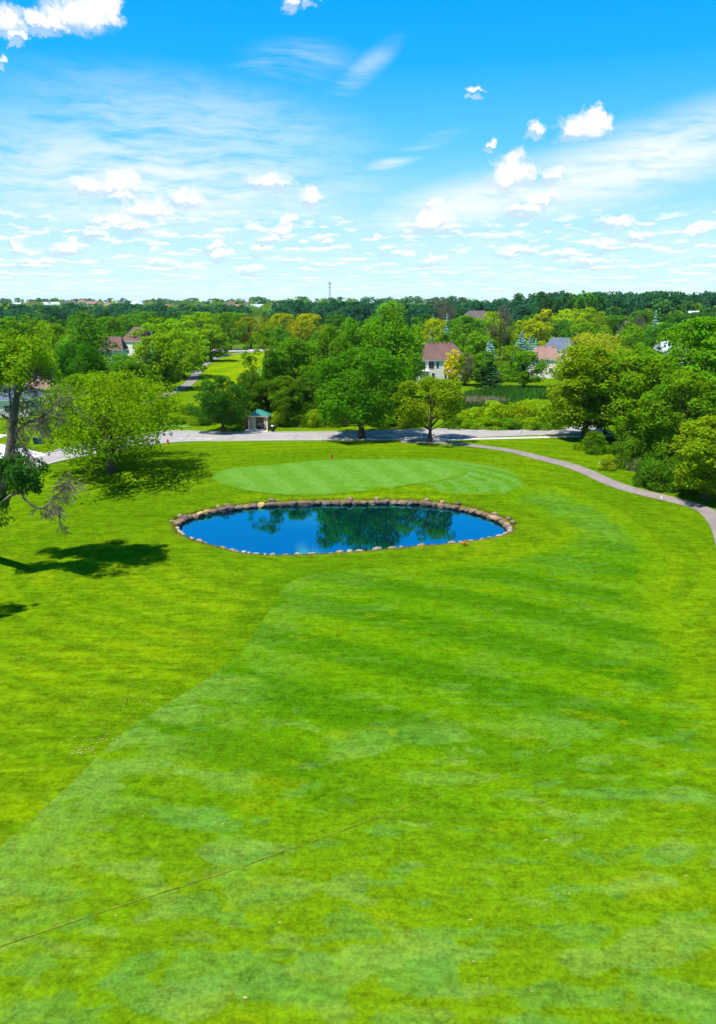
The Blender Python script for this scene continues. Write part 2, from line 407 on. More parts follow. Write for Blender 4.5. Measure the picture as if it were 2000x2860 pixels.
c = nt.mix(farf, c, nt.mix(nt.ramp(big, 0.4, 0.6), (0.045, 0.09, 0.008), (0.08, 0.13, 0.01)))
grass_common(nt, out, c, 0.30, 0.12, 4.5, 0.15, -48.0)

m_fair, nt, out = material('fairway_grass')
p = pos_of(nt)
sepp = nt.new('ShaderNodeSeparateXYZ', {0: p})
wp = nt.vm('ADD', p, nt.vm('MULTIPLY', nt.vm('SUBTRACT', nt.new('ShaderNodeTexNoise', {'Vector': p, 'Scale': 0.45, 'Detail': 4.0}).outputs[1], (0.5, 0.5, 0.5)), (3.0, 1.6, 0)))
big = nt.noise(p, 0.07, 4.0, 0.6)
mid = nt.noise(nt.mapping(p, (0.30, 0.7, 1), (0, 0, R(-12))), 1.0, 5.0, 0.65)
sm = nt.noise(nt.mapping(p, (1.0, 2.3, 1)), 1.0, 5.0, 0.65)
c = nt.mix(nt.ramp(big, 0.36, 0.64), (0.050, 0.138, 0.001), (0.074, 0.156, 0.001))
stripe = nt.new('ShaderNodeTexWave', {'Vector': nt.mapping(p, (1, 1, 1), (0, 0, R(27))), 'Scale': 0.046, 'Distortion': 0.9, 'Detail': 1.0, 'Detail Scale': 0.15},
                wave_type='BANDS', bands_direction='Y').outputs[1]
c = nt.mix(nt.math('MULTIPLY', nt.ramp(stripe, 0.25, 0.75), nt.ramp(sepp.outputs[1], 24, 42, 0.2, 0.9)), c, (0.034, 0.108, 0.001))
c = nt.mix(nt.math('MULTIPLY', nt.ramp(mid, 0.5, 0.75), nt.ramp(sepp.outputs[1], 26, 42, 0.5, 0.0)), c, (0.104, 0.182, 0.003))
c = nt.mix(nt.math('MULTIPLY', nt.ramp(sm, 0.55, 0.75, 0.0, 0.3), nt.ramp(sepp.outputs[1], 30, 46, 1.0, 0.3)), c, (0.095, 0.18, 0.004))
c = nt.mix(nt.ramp(sepp.outputs[1], 46, 20, 0.0, 0.5), c, (0.112, 0.180, 0.003))
# creeping patches of paler, bluer turf, thick towards the camera end of the fairway
gate = nt.math('MAXIMUM', nt.ramp(sepp.outputs[1], 46, 22, -0.16, 0.075), nt.math('MULTIPLY', nt.ramp(sepp.outputs[1], 62, 80), nt.ramp(sepp.outputs[0], 8, 20, 0.0, 0.13)))
for sc, off, colr, amt in ((0.15, 0.0, (0.088, 0.178, 0.016), 0.7), (0.22, 31.0, (0.066, 0.166, 0.018), 0.7), (0.33, 77.0, (0.108, 0.186, 0.024), 0.6), (0.5, 140.0, (0.062, 0.160, 0.022), 0.5)):
    nn = nt.noise(nt.mapping(wp, (sc, sc * 1.9, 1), (0, 0, R(-4)), (off, off, 0)), 1.0, 1.5, 0.4)
    f = nt.ramp(nt.math('ADD', nn, gate), 0.615, 0.675)
    f = nt.math('MULTIPLY', nt.math('MULTIPLY', f, nt.ramp(sepp.outputs[1], 34, 48, 1.0, 0.35)), nt.ramp(sm, 0.25, 0.7, amt, amt * 0.75))
    c = nt.mix(f, c, colr)
edg = nt.new('ShaderNodeAttribute', attribute_name='edge').outputs['Fac']
ef = nt.math('MULTIPLY', nt.math('MULTIPLY', edg, nt.ramp(nt.noise(nt.mapping(wp, (0.3, 0.6, 1), (0, 0, 0), (3, 8, 0)), 1.0, 2.0, 0.5), 0.36, 0.52)), nt.ramp(sepp.outputs[1], 52, 42, 0.25, 0.8))
c = nt.mix(ef, c, (0.094, 0.178, 0.018))
yel = nt.noise(nt.mapping(wp, (0.22, 0.5, 1), (0, 0, 0), (9, 5, 0)), 1.0, 3.0, 0.6)
c = nt.mix(nt.ramp(yel, 0.58, 0.72, 0.0, 0.5), c, (0.130, 0.185, 0.0015))
soft = nt.new('ShaderNodeAttribute', attribute_name='soft').outputs['Fac']
rg_ = nt.mix(nt.ramp(big, 0.35, 0.65), (0.072, 0.150, 0.0012), (0.098, 0.172, 0.0012))
rg_ = nt.mix(nt.ramp(mid, 0.42, 0.70, 0.0, 0.7), rg_, (0.052, 0.128, 0.0012))
c = nt.mix(nt.ramp(nt.math('ADD', soft, nt.ramp(mid, 0.3, 0.7, -0.25, 0.25)), 0.25, 0.85), c, rg_)
grass_common(nt, out, c, 0.30, 0.12, 6.0, 0.10, 27.0)

m_green, nt, out = material('putting_green_grass')
p = pos_of(nt)
st = nt.new('ShaderNodeTexWave', {'Vector': nt.mapping(p, (1, 1, 1), (0, 0, R(-28))), 'Scale': 0.075, 'Distortion': 1.2, 'Detail': 2.0, 'Detail Scale': 0.4}, wave_type='BANDS', bands_direction='X').outputs[1]
bl = nt.noise(nt.mapping(p, (0.5, 0.7, 1)), 0.5, 4.0, 0.6)
c = nt.mix(nt.ramp(st, 0.2, 0.8, 0.0, 0.55), (0.088, 0.196, 0.024), (0.062, 0.166, 0.008))
c = nt.mix(nt.ramp(bl, 0.45, 0.7, 0.0, 0.6), c, (0.060, 0.170, 0.010))
soft = nt.new('ShaderNodeAttribute', attribute_name='soft').outputs['Fac']
c = nt.mix(nt.ramp(nt.math('ADD', soft, nt.ramp(bl, 0.3, 0.7, -0.3, 0.3)), 0.55, 1.0, 0.0, 0.9), c, (0.068, 0.150, 0.003))
grass_common(nt, out, c, 0.15, 0.12, 6.0)

m_fringe, nt, out = material('fringe_grass')
p = pos_of(nt)
rg = nt.new('ShaderNodeTexWave', {'Vector': nt.mapping(p, (1, 1.7, 1), (0, 0, 0), (-5.0, -166.0, 0)), 'Scale': 0.11, 'Distortion': 1.6, 'Detail': 2.0, 'Detail Scale': 0.4}, wave_type='RINGS', rings_direction='Z').outputs[1]
bl = nt.noise(nt.mapping(p, (0.25, 0.6, 1)), 1.0, 5.0, 0.65)
c = nt.mix(nt.ramp(rg, 0.3, 0.7, 0.0, 0.8), (0.076, 0.180, 0.020), (0.056, 0.150, 0.003))
c = nt.mix(nt.ramp(bl, 0.5, 0.62, 0.0, 0.7), c, (0.085, 0.200, 0.036))
soft = nt.new('ShaderNodeAttribute', attribute_name='soft').outputs['Fac']
c = nt.mix(nt.ramp(nt.math('ADD', soft, nt.ramp(bl, 0.3, 0.7, -0.3, 0.3)), 0.4, 1.0), c, (0.080, 0.152, 0.0015))
grass_common(nt, out, c, 0.2, 0.15, 6.0)

m_lawn, nt, out = material('far_lawn_grass')
p = pos_of(nt)
bl = nt.noise(nt.mapping(p, (0.12, 0.05, 1)), 1.0, 4.0, 0.6)
c = nt.mix(nt.ramp(bl, 0.35, 0.65), (0.165, 0.22, 0.001), (0.09, 0.175, 0.001))
grass_common(nt, out, c, 0.15, 0.2, 1.5)

ground = link('ground', np_mesh('ground', np.stack([GX.ravel(), GY.ravel(), GZ], 1), GF, True, {'band': band, 'pondd': pondd}), None, m_rough)
tag(ground, kind='structure')

def sheet(name, poly, mat, off, cell=1.2, kind='structure', jitter=0.0, soft=None, softw=5.0, edge=None):
    """a sheet draped over the ground inside a closed outline"""
    poly = np.asarray(poly, float)
    if jitter:
        n = len(poly); k = np.arange(n)
        nrm = np.roll(poly, -1, 0) - np.roll(poly, 1, 0); nrm = np.stack([nrm[:, 1], -nrm[:, 0]], 1); nrm /= np.linalg.norm(nrm, axis=1, keepdims=True) + 1e-9
        j = np.convolve(RNG.normal(0, 1, n + 4), np.ones(3) / 3, 'same')[2:-2] * jitter
        poly = poly + nrm * j[:, None]
    lo, hi = poly.min(0), poly.max(0)
    X, Y = np.meshgrid(np.arange(lo[0], hi[0], cell), np.arange(lo[1], hi[1], cell))
    X, Y = X.ravel(), Y.ravel(); ok = inside(X, Y, poly)
    X, Y = X[ok], Y[ok]; ok = poly_dist(X, Y, poly) > cell * 0.35
    pts = [Vector(p) for p in poly] + [Vector(p) for p in zip(X[ok], Y[ok])]
    n = len(poly)
    vs, es, fs, *_ = delaunay_2d_cdt(pts, [(i, (i + 1) % n) for i in range(n)], [], 1, 1e-4)
    v = np.array([(q.x, q.y) for q in vs]); z = ground_z(v[:, 0], v[:, 1]) + off
    at_ = {'soft': 1 - sstep(0.0, softw, poly_dist(v[:, 0], v[:, 1], np.asarray(soft), closed=False))} if soft is not None else None
    if edge is not None: at_['edge'] = 1 - sstep(0.5, 6.5, poly_dist(v[:, 0], v[:, 1], np.asarray(edge), closed=False))
    o = link(name, np_mesh(name, np.column_stack([v, z]), np.array([list(f) for f in fs]), True, at_), None, mat)
    return tag(o, kind=kind)
def strip(name, A, B, mat, off, step=1.0, kind='structure', cols=2):
    """a strip between two edge lines, draped"""
    A = np.asarray(A, float); B = np.asarray(B, float)
    n = max(int(max(np.linalg.norm(np.diff(A, axis=0), axis=1).sum(), np.linalg.norm(np.diff(B, axis=0), axis=1).sum()) / step), 2)
    def res(Pp):
        s = spline(Pp, 0.5); L_ = np.concatenate([[0], np.cumsum(np.linalg.norm(np.diff(s, axis=0), axis=1))])
        t = np.linspace(0, L_[-1], n); return np.stack([np.interp(t, L_, s[:, 0]), np.interp(t, L_, s[:, 1])], 1)
    a, b = res(A), res(B)
    V = np.concatenate([a + (b - a) * k / (cols - 1) for k in range(cols)])
    z = ground_z(V[:, 0], V[:, 1]) + off
    i = np.arange(n - 1)
    F = np.concatenate([np.stack([k * n + i, k * n + i + 1, (k + 1) * n + i + 1, (k + 1) * n + i], 1) for k in range(cols - 1)])
    V3 = np.column_stack([V, z])
    if np.cross(V3[F[0][1]] - V3[F[0][0]], V3[F[0][2]] - V3[F[0][0]])[2] < 0: F = F[:, ::-1]
    o = link(name, np_mesh(name, V3, F, True), None, mat)
    return tag(o, kind=kind)
def offset(line, d):
    line = np.asarray(line, float); t = np.gradient(line, axis=0); t /= np.linalg.norm(t, axis=1, keepdims=True)
    return line + np.stack([-t[:, 1], t[:, 0]], 1) * d

sheet('fairway', FAIR, m_fair, 0.03, 1.3, jitter=0.05, soft=fe[13:], edge=spline(fe[:13], 1.0))
GREEN_PX = [(590, 1330), (603, 1320), (646, 1306), (718, 1300), (780, 1295), (842, 1290), (936, 1287), (1093, 1286), (1187, 1288), (1249, 1299), (1296, 1313), (1303, 1322), (1280, 1333),
            (1218, 1346), (1156, 1355), (1093, 1362), (1000, 1369), (900, 1375), (811, 1377), (718, 1374), (656, 1365), (618, 1353), (600, 1342)]
FRINGE_PX = [(1180, 1286), (1243, 1284), (1327, 1290), (1390, 1299), (1430, 1309), (1455, 1325), (1462, 1340), (1480, 1361), (1420, 1377), (1360, 1380), (1296, 1382), (1240, 1376), (1202, 1362), (1160, 1352), (1200, 1330)]
fp_ = spline([at(*p) for p in FRINGE_PX], 0.4, True)
sheet('green_fringe', fp_, m_fringe, 0.03, 0.6, jitter=0.16, soft=np.vstack([fp_, fp_[:1]]), softw=1.8)
gp_ = spline([at(*p) for p in GREEN_PX], 0.4, True)
sheet('putting_green', gp_, m_green, 0.055, 0.6, jitter=0.07, soft=np.vstack([gp_, gp_[:1]]), softw=1.3)

# ------------------------------------------------------------------ roads and paths
def simple(name, col, rough=0.8, var=0.25, scale=3.0, spec=0.3, metal=0.0, bump=0.0):
    m, nt, out = material(name); p = pos_of(nt)
    n1 = nt.noise(p, scale, 5.0, 0.6); n2 = nt.noise(p, scale * 0.13, 3.0, 0.6)
    c_ = nt.vm('SCALE', col); nt.l.new(nt.math('ADD', nt.math('ADD', nt.ramp(n1, 0.3, 0.7, -var, var), nt.ramp(n2, 0.35, 0.65, -var * 0.6, var * 0.6)), 1.0), c_.node.inputs[3])
    ins = {'Base Color': c_, 'Roughness': rough, 'Specular IOR Level': spec, 'Metallic': metal}
    if bump: ins['Normal'] = nt.new('ShaderNodeBump', {'Strength': bump, 'Distance': 0.1, 'Height': n1}).outputs[0]
    b = nt.new('ShaderNodeBsdfPrincipled', ins); nt.l.new(b.outputs[0], out.inputs[0]); return m
m_asph = simple('sun_bleached_asphalt', (0.26, 0.24, 0.225), 0.9, 0.12, 2.0)
m_path = simple('cart_path_asphalt', (0.19, 0.160, 0.140), 0.9, 0.16, 4.0)
m_conc = simple('concrete', (0.42, 0.38, 0.35), 0.9, 0.10, 2.0)
m_drive = simple('pale_driveway', (0.55, 0.55, 0.55), 0.9, 0.08, 2.0)
m_white = simple('white_paint', (0.78, 0.78, 0.78), 0.6, 0.05, 2.0)
m_trim = simple('white_trim', (0.75, 0.74, 0.72), 0.6, 0.05, 2.0)
RF = [(-260, 1350), (0, 1293), (130, 1266), (200, 1250), (300, 1229), (400, 1213), (480, 1205), (560, 1206), (700, 1209), (850, 1208), (1000, 1206), (1100, 1203), (1250, 1199), (1400, 1196), (1550, 1194), (1700, 1191), (2200, 1184)]
RN = [(-260, 1425), (0, 1340), (125, 1299), (200, 1281), (300, 1262), (400, 1245), (480, 1236), (560, 1232), (700, 1231), (850, 1230), (1000, 1229), (1150, 1228), (1250, 1225), (1400, 1219), (1550, 1214), (1700, 1211), (2200, 1203)]
rf = [at(*p) for p in RF]; rn = [at(*p) for p in RN]
strip('road', rn, rf, m_asph, 0.03, 1.0, cols=4)
def kerb(name, line, d0, d1, mat):
    s = spline(line, 1.0); a = offset(s, d0); b = offset(s, d1); n = len(s)
    za = ground_z(a[:, 0], a[:, 1]); zb = ground_z(b[:, 0], b[:, 1]); z = np.maximum(za, zb) + 0.13
    V = np.concatenate([np.column_stack([a, z - 0.25]), np.column_stack([a, z]), np.column_stack([b, z]), np.column_stack([b, z - 0.25])])
    i = np.arange(n - 1); F = np.concatenate([np.stack([k * n + i, (k + 1) * n + i, (k + 1) * n + i + 1, k * n + i + 1], 1) for k in range(3)])
    return tag(link(name, np_mesh(name, V, F), None, mat), kind='structure')
kerb('kerb', rn[:13], -0.02, -0.3, m_conc)
kerb('kerb', rf[2:], 0.02, 0.3, m_conc)
for k, (x, y) in enumerate([(948, 1213.5), (992, 1215.5), (1050, 1217.7), (1096, 1220.2), (1145, 1223)]):
    a = at(x - 14, y - 0.2); b = at(x + 14, y + 0.4)
    V = [(a[0], a[1] - 0.22), (b[0], b[1] - 0.22), (b[0], b[1] + 0.22), (a[0], a[1] + 0.22)]
    o = link('road_marking', np_mesh('road_marking', [(q[0], q[1], gz(q[0], q[1]) + 0.045) for q in V], np.array([[0, 1, 2, 3]])), None, m_white); tag(o, kind='structure')
for (x0, x1, y) in ((500, 532, 1226.5), (545, 590, 1226.0)):
    a = at(x0, y); b = at(x1, y)
    o = link('road_marking', np_mesh('road_marking', [(a[0], a[1] - .1, .045), (b[0], b[1] - .1, .045), (b[0], b[1] + .1, .045), (a[0], a[1] + .1, .045)], np.array([[0, 1, 2, 3]])), None, m_white); tag(o, kind='structure')
PC = [(1120, 1234), (1232, 1237), (1330, 1246), (1420, 1258), (1500, 1274), (1580, 1291), (1640, 1313), (1700, 1343), (1760, 1367), (1840, 1390), (1920, 1411), (1968, 1428), (1999, 1456), (2019, 1490), (2033, 1536), (2040, 1575), (2060, 1650), (2100, 1760)]
pc = spline([at(*p) for p in PC], 1.0)
strip('cart_path', offset(pc, -1.12), offset(pc, 1.12), m_path, 0.05, 0.7, cols=3)
SPX = [(1170, 1234), (1260, 1228), (1400, 1224.5), (1550, 1221), (1700, 1217), (1900, 1212)]
spc = spline([at(*p) for p in SPX], 1.0)
strip('footpath', offset(spc, -0.8), offset(spc, 0.8), m_conc, 0.04, 1.0)
# drive and yard on the left
sheet('driveway', [at(*p) for p in [(-230, 1228), (0, 1240), (60, 1252), (120, 1266), (134, 1270), (100, 1277), (40, 1290), (0, 1298), (-200, 1338)]], m_drive, 0.06, 1.5)
sheet('front_walk', [at(*p) for p in [(-60, 1216), (0, 1214), (25, 1215), (0, 1224), (-60, 1235)]], m_drive, 0.05, 1.5)
# the hole beyond the road: path, fairway and a road across its end
BP = [(405, 1128), (450, 1109), (500, 1088), (532, 1068), (548, 1045), (566, 1022), (596, 1004), (640, 991), (720, 981)]
bp = spline([at(*p) for p in BP], 2.0)
strip('cart_path', offset(bp, -1.5), offset(bp, 1.5), m_path, 0.08, 2.0)
BL = [(560, 1110), (585, 1075), (575, 1040), (605, 1008), (660, 989), (740, 984), (760, 1010), (745, 1060), (720, 1110), (640, 1130)]
sheet('lawn', spline([at(*p) for p in BL], 2.0, True), m_lawn, 0.05, 5.0)
sheet('putting_green', spline([at(*p) for p in [(672, 1054), (690, 1038), (730, 1032), (745, 1050), (730, 1064), (690, 1066)]], 1.5, True), m_green, 0.09, 4.0)
sheet('putting_green', spline([at(*p) for p in [(440, 1178), (500, 1182), (560, 1188), (520, 1194), (450, 1196)]], 1.0, True), m_green, 0.04, 3.0)
sheet('road', [at(*p) for p in [(560, 975), (800, 974), (800, 980.5), (560, 983)]], m_conc, 0.1, 6.0)

m_crack = simple('tar_crack', (0.06, 0.055, 0.055), 0.8, 0.2, 4.0)
for k, cl in enumerate([[(1238, 1204), (1252, 1209), (1270, 1214), (1278, 1217)], [(1250, 1217), (1290, 1217.5), (1320, 1216)], [(505, 1232), (520, 1222), (530, 1212)], [(360, 1240), (380, 1232), (392, 1222)], [(640, 1229), (652, 1220), (655, 1212)], [(820, 1229), (828, 1219), (835, 1211)], [(1450, 1216), (1458, 1207), (1462, 1197)]]):
    ln_ = spline([at(*q) for q in cl], 0.4); ln_ = ln_ + np.random.default_rng(k).normal(0, 0.06, ln_.shape)
    strip('road_crack', offset(ln_, -0.035), offset(ln_, 0.035), m_crack, 0.047, 0.5)
# ------------------------------------------------------------------ pond
m_water, nt, out = material('pond_water')
p = pos_of(nt)
rip = nt.noise(nt.mapping(p, (1.2, 3.0, 1)), 1.2, 2.0, 0.5)
bmp = nt.new('ShaderNodeBump', {'Strength': 0.012, 'Distance': 0.1, 'Height': rip}).outputs[0]
deep = nt.new('ShaderNodeBsdfDiffuse', {'Color': (0.0005, 0.012, 0.022, 1)})
gl = nt.new('ShaderNodeBsdfGlossy', {'Color': (0.12, 0.77, 0.97, 1), 'Roughness': 0.01, 'Normal': bmp})
fr = nt.new('ShaderNodeFresnel', {'IOR': 1.33, 'Normal': bmp}).outputs[0]
mx = nt.new('ShaderNodeMixShader', {0: nt.ramp(fr, 0.02, 0.45, 0.40, 0.95, 'LINEAR'), 1: deep.outputs[0], 2: gl.outputs[0]})
nt.l.new(mx.outputs[0], out.inputs[0])
ctr = POND.mean(0)
wp_ = POND + (POND - ctr) / np.linalg.norm(POND - ctr, axis=1, keepdims=True) * 0.35
n = len(wp_)
o = link('pond_water', np_mesh('pond_water', np.column_stack([wp_, np.full(n, WATER_Z)]), np.arange(n)[None, :]), None, m_water); tag(o, kind='structure')
if o.data.polygons[0].normal.z < 0: o.data.flip_normals()

# boulders round the pond
m_stone = {}
for k, colr in {'brown': (0.165, 0.105, 0.070), 'purple': (0.125, 0.088, 0.074), 'pale': (0.25, 0.215, 0.17), 'sand': (0.44, 0.30, 0.13), 'grey': (0.26, 0.24, 0.21), 'tan': (0.25, 0.17, 0.11)}.items():
    m_stone[k] = simple(k + '_stone', colr, 0.85, 0.35, 5.0, 0.25, 0.0, 0.6)
def boulder_mesh(seed, blocky=0.0):
    r = np.random.default_rng(seed); bm = bmesh.new(); bmesh.ops.create_icosphere(bm, subdivisions=2, radius=1.0)
    V = np.array([v.co[:] for v in bm.verts]); F = np.array([[v.index for v in f.verts] for f in bm.faces]); bm.free()
    for _ in range(9):                        # flat facets cut off the ball
        d = r.normal(size=3); d /= np.linalg.norm(d); lim = r.uniform(0.62, 0.92)
        s = V @ d; V = V - np.maximum(s - lim, 0)[:, None] * d * 0.9
    V *= 1 + r.normal(0, 0.03, (len(V), 1))
    if blocky: V = np.sign(V) * np.abs(V) ** (1 - blocky)
    return np_mesh('boulder', V, F, False)
BM = [boulder_mesh(40 + i, 0.25 if i % 4 == 0 else 0.0) for i in range(9)]
BM_MAT = {}
def boulder(x, y, z, sx, sy, sz, rz, kind, label, i, group):
    key = (i % 9, kind)
    if key not in BM_MAT:
        me = BM[i % 9].copy(); me.materials.clear(); me.materials.append(m_stone[kind]); BM_MAT[key] = me
    o = bpy.data.objects.new('boulder', BM_MAT[key]); COL.objects.link(o)
    o.location = (x, y, z); o.scale = (sx, sy, sz); o.rotation_euler = (0, 0, rz)
    return tag(o, label, 'boulder', group)
ORD = ['first', 'second', 'third', 'fourth', 'fifth', 'sixth', 'seventh', 'eighth', 'ninth', 'tenth', 'eleventh', 'twelfth', 'thirteenth', 'fourteenth', 'fifteenth', 'sixteenth', 'seventeenth',
       'eighteenth', 'nineteenth'] + [t + ('-' + u if u else 'ieth') for t, tt in (('twent', 0), ('thirt', 0), ('fort', 0), ('fift', 0), ('sixt', 0)) for u in ('', 'x')]
def ordinal(n):
    if n < 20: return ORD[n - 1]
    tens = {2: 'twent', 3: 'thirt', 4: 'fort', 5: 'fift', 6: 'sixt', 7: 'sevent', 8: 'eight', 9: 'ninet'}
    t, u = divmod(n, 10)
    h = ''
    if t >= 10: h = 'one hundred and ' if n < 200 else 'two hundred and '; n %= 100; return h + (ordinal(n) if n else 'zeroth')
    return tens[t] + ('ieth' if u == 0 else 'y-' + ORD[u - 1])
PL = np.concatenate([[0], np.cumsum(np.linalg.norm(np.diff(np.vstack([POND, POND[:1]]), axis=0), axis=1))])
def pond_pt(s):
    s %= PL[-1]; Q = np.vstack([POND, POND[:1]])
    return np.array((np.interp(s, PL, Q[:, 0]), np.interp(s, PL, Q[:, 1])))
tipR = PL[int(np.argmax(POND[:, 0]))]
s = 0.0; i = 0; rb = random.Random(5); nfar = nnear = 0
while s < PL[-1] - 0.5:
    far = s < tipR + 0.4
    if far:
        wd = rb.choice([rb.uniform(0.6, 1.0), rb.uniform(0.9, 1.3), rb.uniform(1.2, 1.8)])
        if s < 3 or s > tipR - 6: wd *= 0.8
    else: wd = rb.uniform(0.5, 1.25)
    q = pond_pt(s + wd / 2); t = pond_pt(s + wd / 2 + 0.1) - pond_pt(s + wd / 2 - 0.1); ang = math.atan2(t[1], t[0])
    nrm = np.array((-t[1], t[0])); nrm /= np.linalg.norm(nrm)
    if np.linalg.norm(q + nrm - ctr) < np.linalg.norm(q - nrm - ctr): nrm = -nrm
    px_ = 1000 + q[0] / q[1] * 2145 * 0.97
    if far:
        nfar += 1
        kind = rb.choice(['brown', 'purple', 'purple', 'brown', 'brown'])
        if 545 < px_ < 585: kind = 'sand'
        if 712 < px_ < 738: kind = 'sand'
        if s > tipR - 7: kind = rb.choice(['tan', 'brown', 'brown', 'purple'])
        look = {'brown': 'brown', 'purple': 'dusky purple-brown', 'sand': 'sandy yellow', 'tan': 'tan'}[kind]
        lab = f'{look} boulder on the far pond bank, {ordinal(nfar)} from the left end'
        q = q + nrm * rb.uniform(0.0, 0.2)
        boulder(q[0], q[1], WATER_Z + rb.uniform(0.16, 0.26), wd * 0.56, rb.uniform(0.42, 0.6), rb.uniform(0.28, 0.42) * (wd ** 0.5) * (1.15 if kind == 'sand' else 1), ang + rb.uniform(-.2, .2), kind, lab, i, 'boulders edging the pond')
        if rb.random() < 0.22:
            q2 = q + nrm * rb.uniform(0.5, 0.75); k2 = rb.choice(['tan', 'brown', 'purple'])
            boulder(q2[0] + rb.uniform(-.3, .3), q2[1], WATER_Z + rb.uniform(0.42, 0.55), rb.uniform(.3, .55), rb.uniform(.28, .42), rb.uniform(.2, .34), rb.uniform(0, 3), k2,
                    f'half-buried {"dusky purple-brown" if k2 == "purple" else k2} stone in the grass behind the {ordinal(nfar)} far boulder', i + 4, 'half-buried stones behind the far boulders')
    else:
        nnear += 1
        if rb.random() < 0.88:
            kind = rb.choice(['pale', 'pale', 'grey', 'tan', 'pale'])
            look = {'pale': 'pale', 'grey': 'grey', 'tan': 'pinkish tan'}[kind]
            lab = f'small {look} boulder on the near pond edge, {ordinal(nnear)} from the right end'
            q = q + nrm * rb.uniform(0.0, 0.25)
            boulder(q[0], q[1], -2.45 + rb.uniform(-0.24, -0.12), wd * 0.5, rb.uniform(0.26, 0.42), rb.uniform(0.2, 0.34), ang + rb.uniform(-.3, .3), kind, lab, i, 'boulders edging the pond')
    s += wd * rb.uniform(0.86, 1.0) if far else wd * rb.uniform(0.95, 1.35); i += 1

# ------------------------------------------------------------------ trees
m_leaf, nt, out = material('leaves')
oi = nt.new('ShaderNodeObjectInfo')
lv = nt.new('ShaderNodeAttribute', attribute_name='lv').outputs['Fac']
lh = nt.new('ShaderNodeAttribute', attribute_name='lh').outputs['Fac']
hv = nt.new('ShaderNodeHueSaturation', {'Hue': nt.ramp(lh, 0, 1, 0.478, 0.522, 'LINEAR'), 'Saturation': 1.0, 'Value': nt.ramp(lv, 0, 1, 0.62, 1.42, 'LINEAR'), 'Color': oi.outputs['Color']})
df = nt.new('ShaderNodeBsdfDiffuse', {'Color': hv.outputs[0], 'Roughness': 0.6})
trc = nt.mix(1.0, hv.outputs[0], (1.25, 1.15, 0.5), 'MULTIPLY')
tr = nt.new('ShaderNodeBsdfTranslucent', {'Color': trc})
m1 = nt.new('ShaderNodeMixShader', {0: 0.40, 1: df.outputs[0], 2: tr.outputs[0]})
gls = nt.new('ShaderNodeBsdfGlossy', {'Color': (0.9, 1.0, 0.8, 1), 'Roughness': 0.5})
m2 = nt.new('ShaderNodeMixShader', {0: 0.0, 1: m1.outputs[0], 2: gls.outputs[0]})
nt.l.new(m2.outputs[0], out.inputs[0])
m_bark = simple('bark', (0.075, 0.055, 0.042), 0.95, 0.3, 6.0, 0.1, 0, 0.5)
m_dead = simple('dead_wood', (0.115, 0.100, 0.074), 0.95, 0.25, 6.0, 0.1)

def unit(v): return v / (np.linalg.norm(v, axis=-1, keepdims=True) + 1e-9)
def cards(C, N, S, rng, aspect=1.0, tang=None):
    """leaf cards: kite-shaped quads at C with normals N and sizes S"""
    n = len(C); t = rng.normal(size=(n, 3)) if tang is None else tang
    u = unit(np.cross(N, t)); v = unit(np.cross(N, u)) * aspect
    s = S[:, None]
    V = np.stack([C - u * s * 0.5, C - v * s * 0.42 + N * s * 0.06, C + u * s * 0.5, C + v * s * 0.58 - N * s * 0.05], 1).reshape(-1, 3)
    return V, np.arange(n * 4).reshape(n, 4)
PROFILE = {'round': lambda t: np.sqrt(np.clip(1 - np.abs((t - 0.42) / np.where(t > 0.42, 0.60, 0.50)) ** 2.3, 0, 1)),
           'poplar': lambda t: np.clip(np.sin(np.pi * np.clip(0.12 + 0.86 * t, 0, 1) ** 0.85), 0, 1) ** 0.75,
           'oval': lambda t: np.sqrt(np.clip(1 - np.abs((t - 0.45) / 0.57) ** 2, 0, 1)),
           'willow': lambda t: np.sqrt(np.clip(1 - np.abs((t - 0.50) / 0.53) ** 2.6, 0, 1)),
           'bush': lambda t: np.sqrt(np.clip(1 - t ** 2.0, 0, 1))}
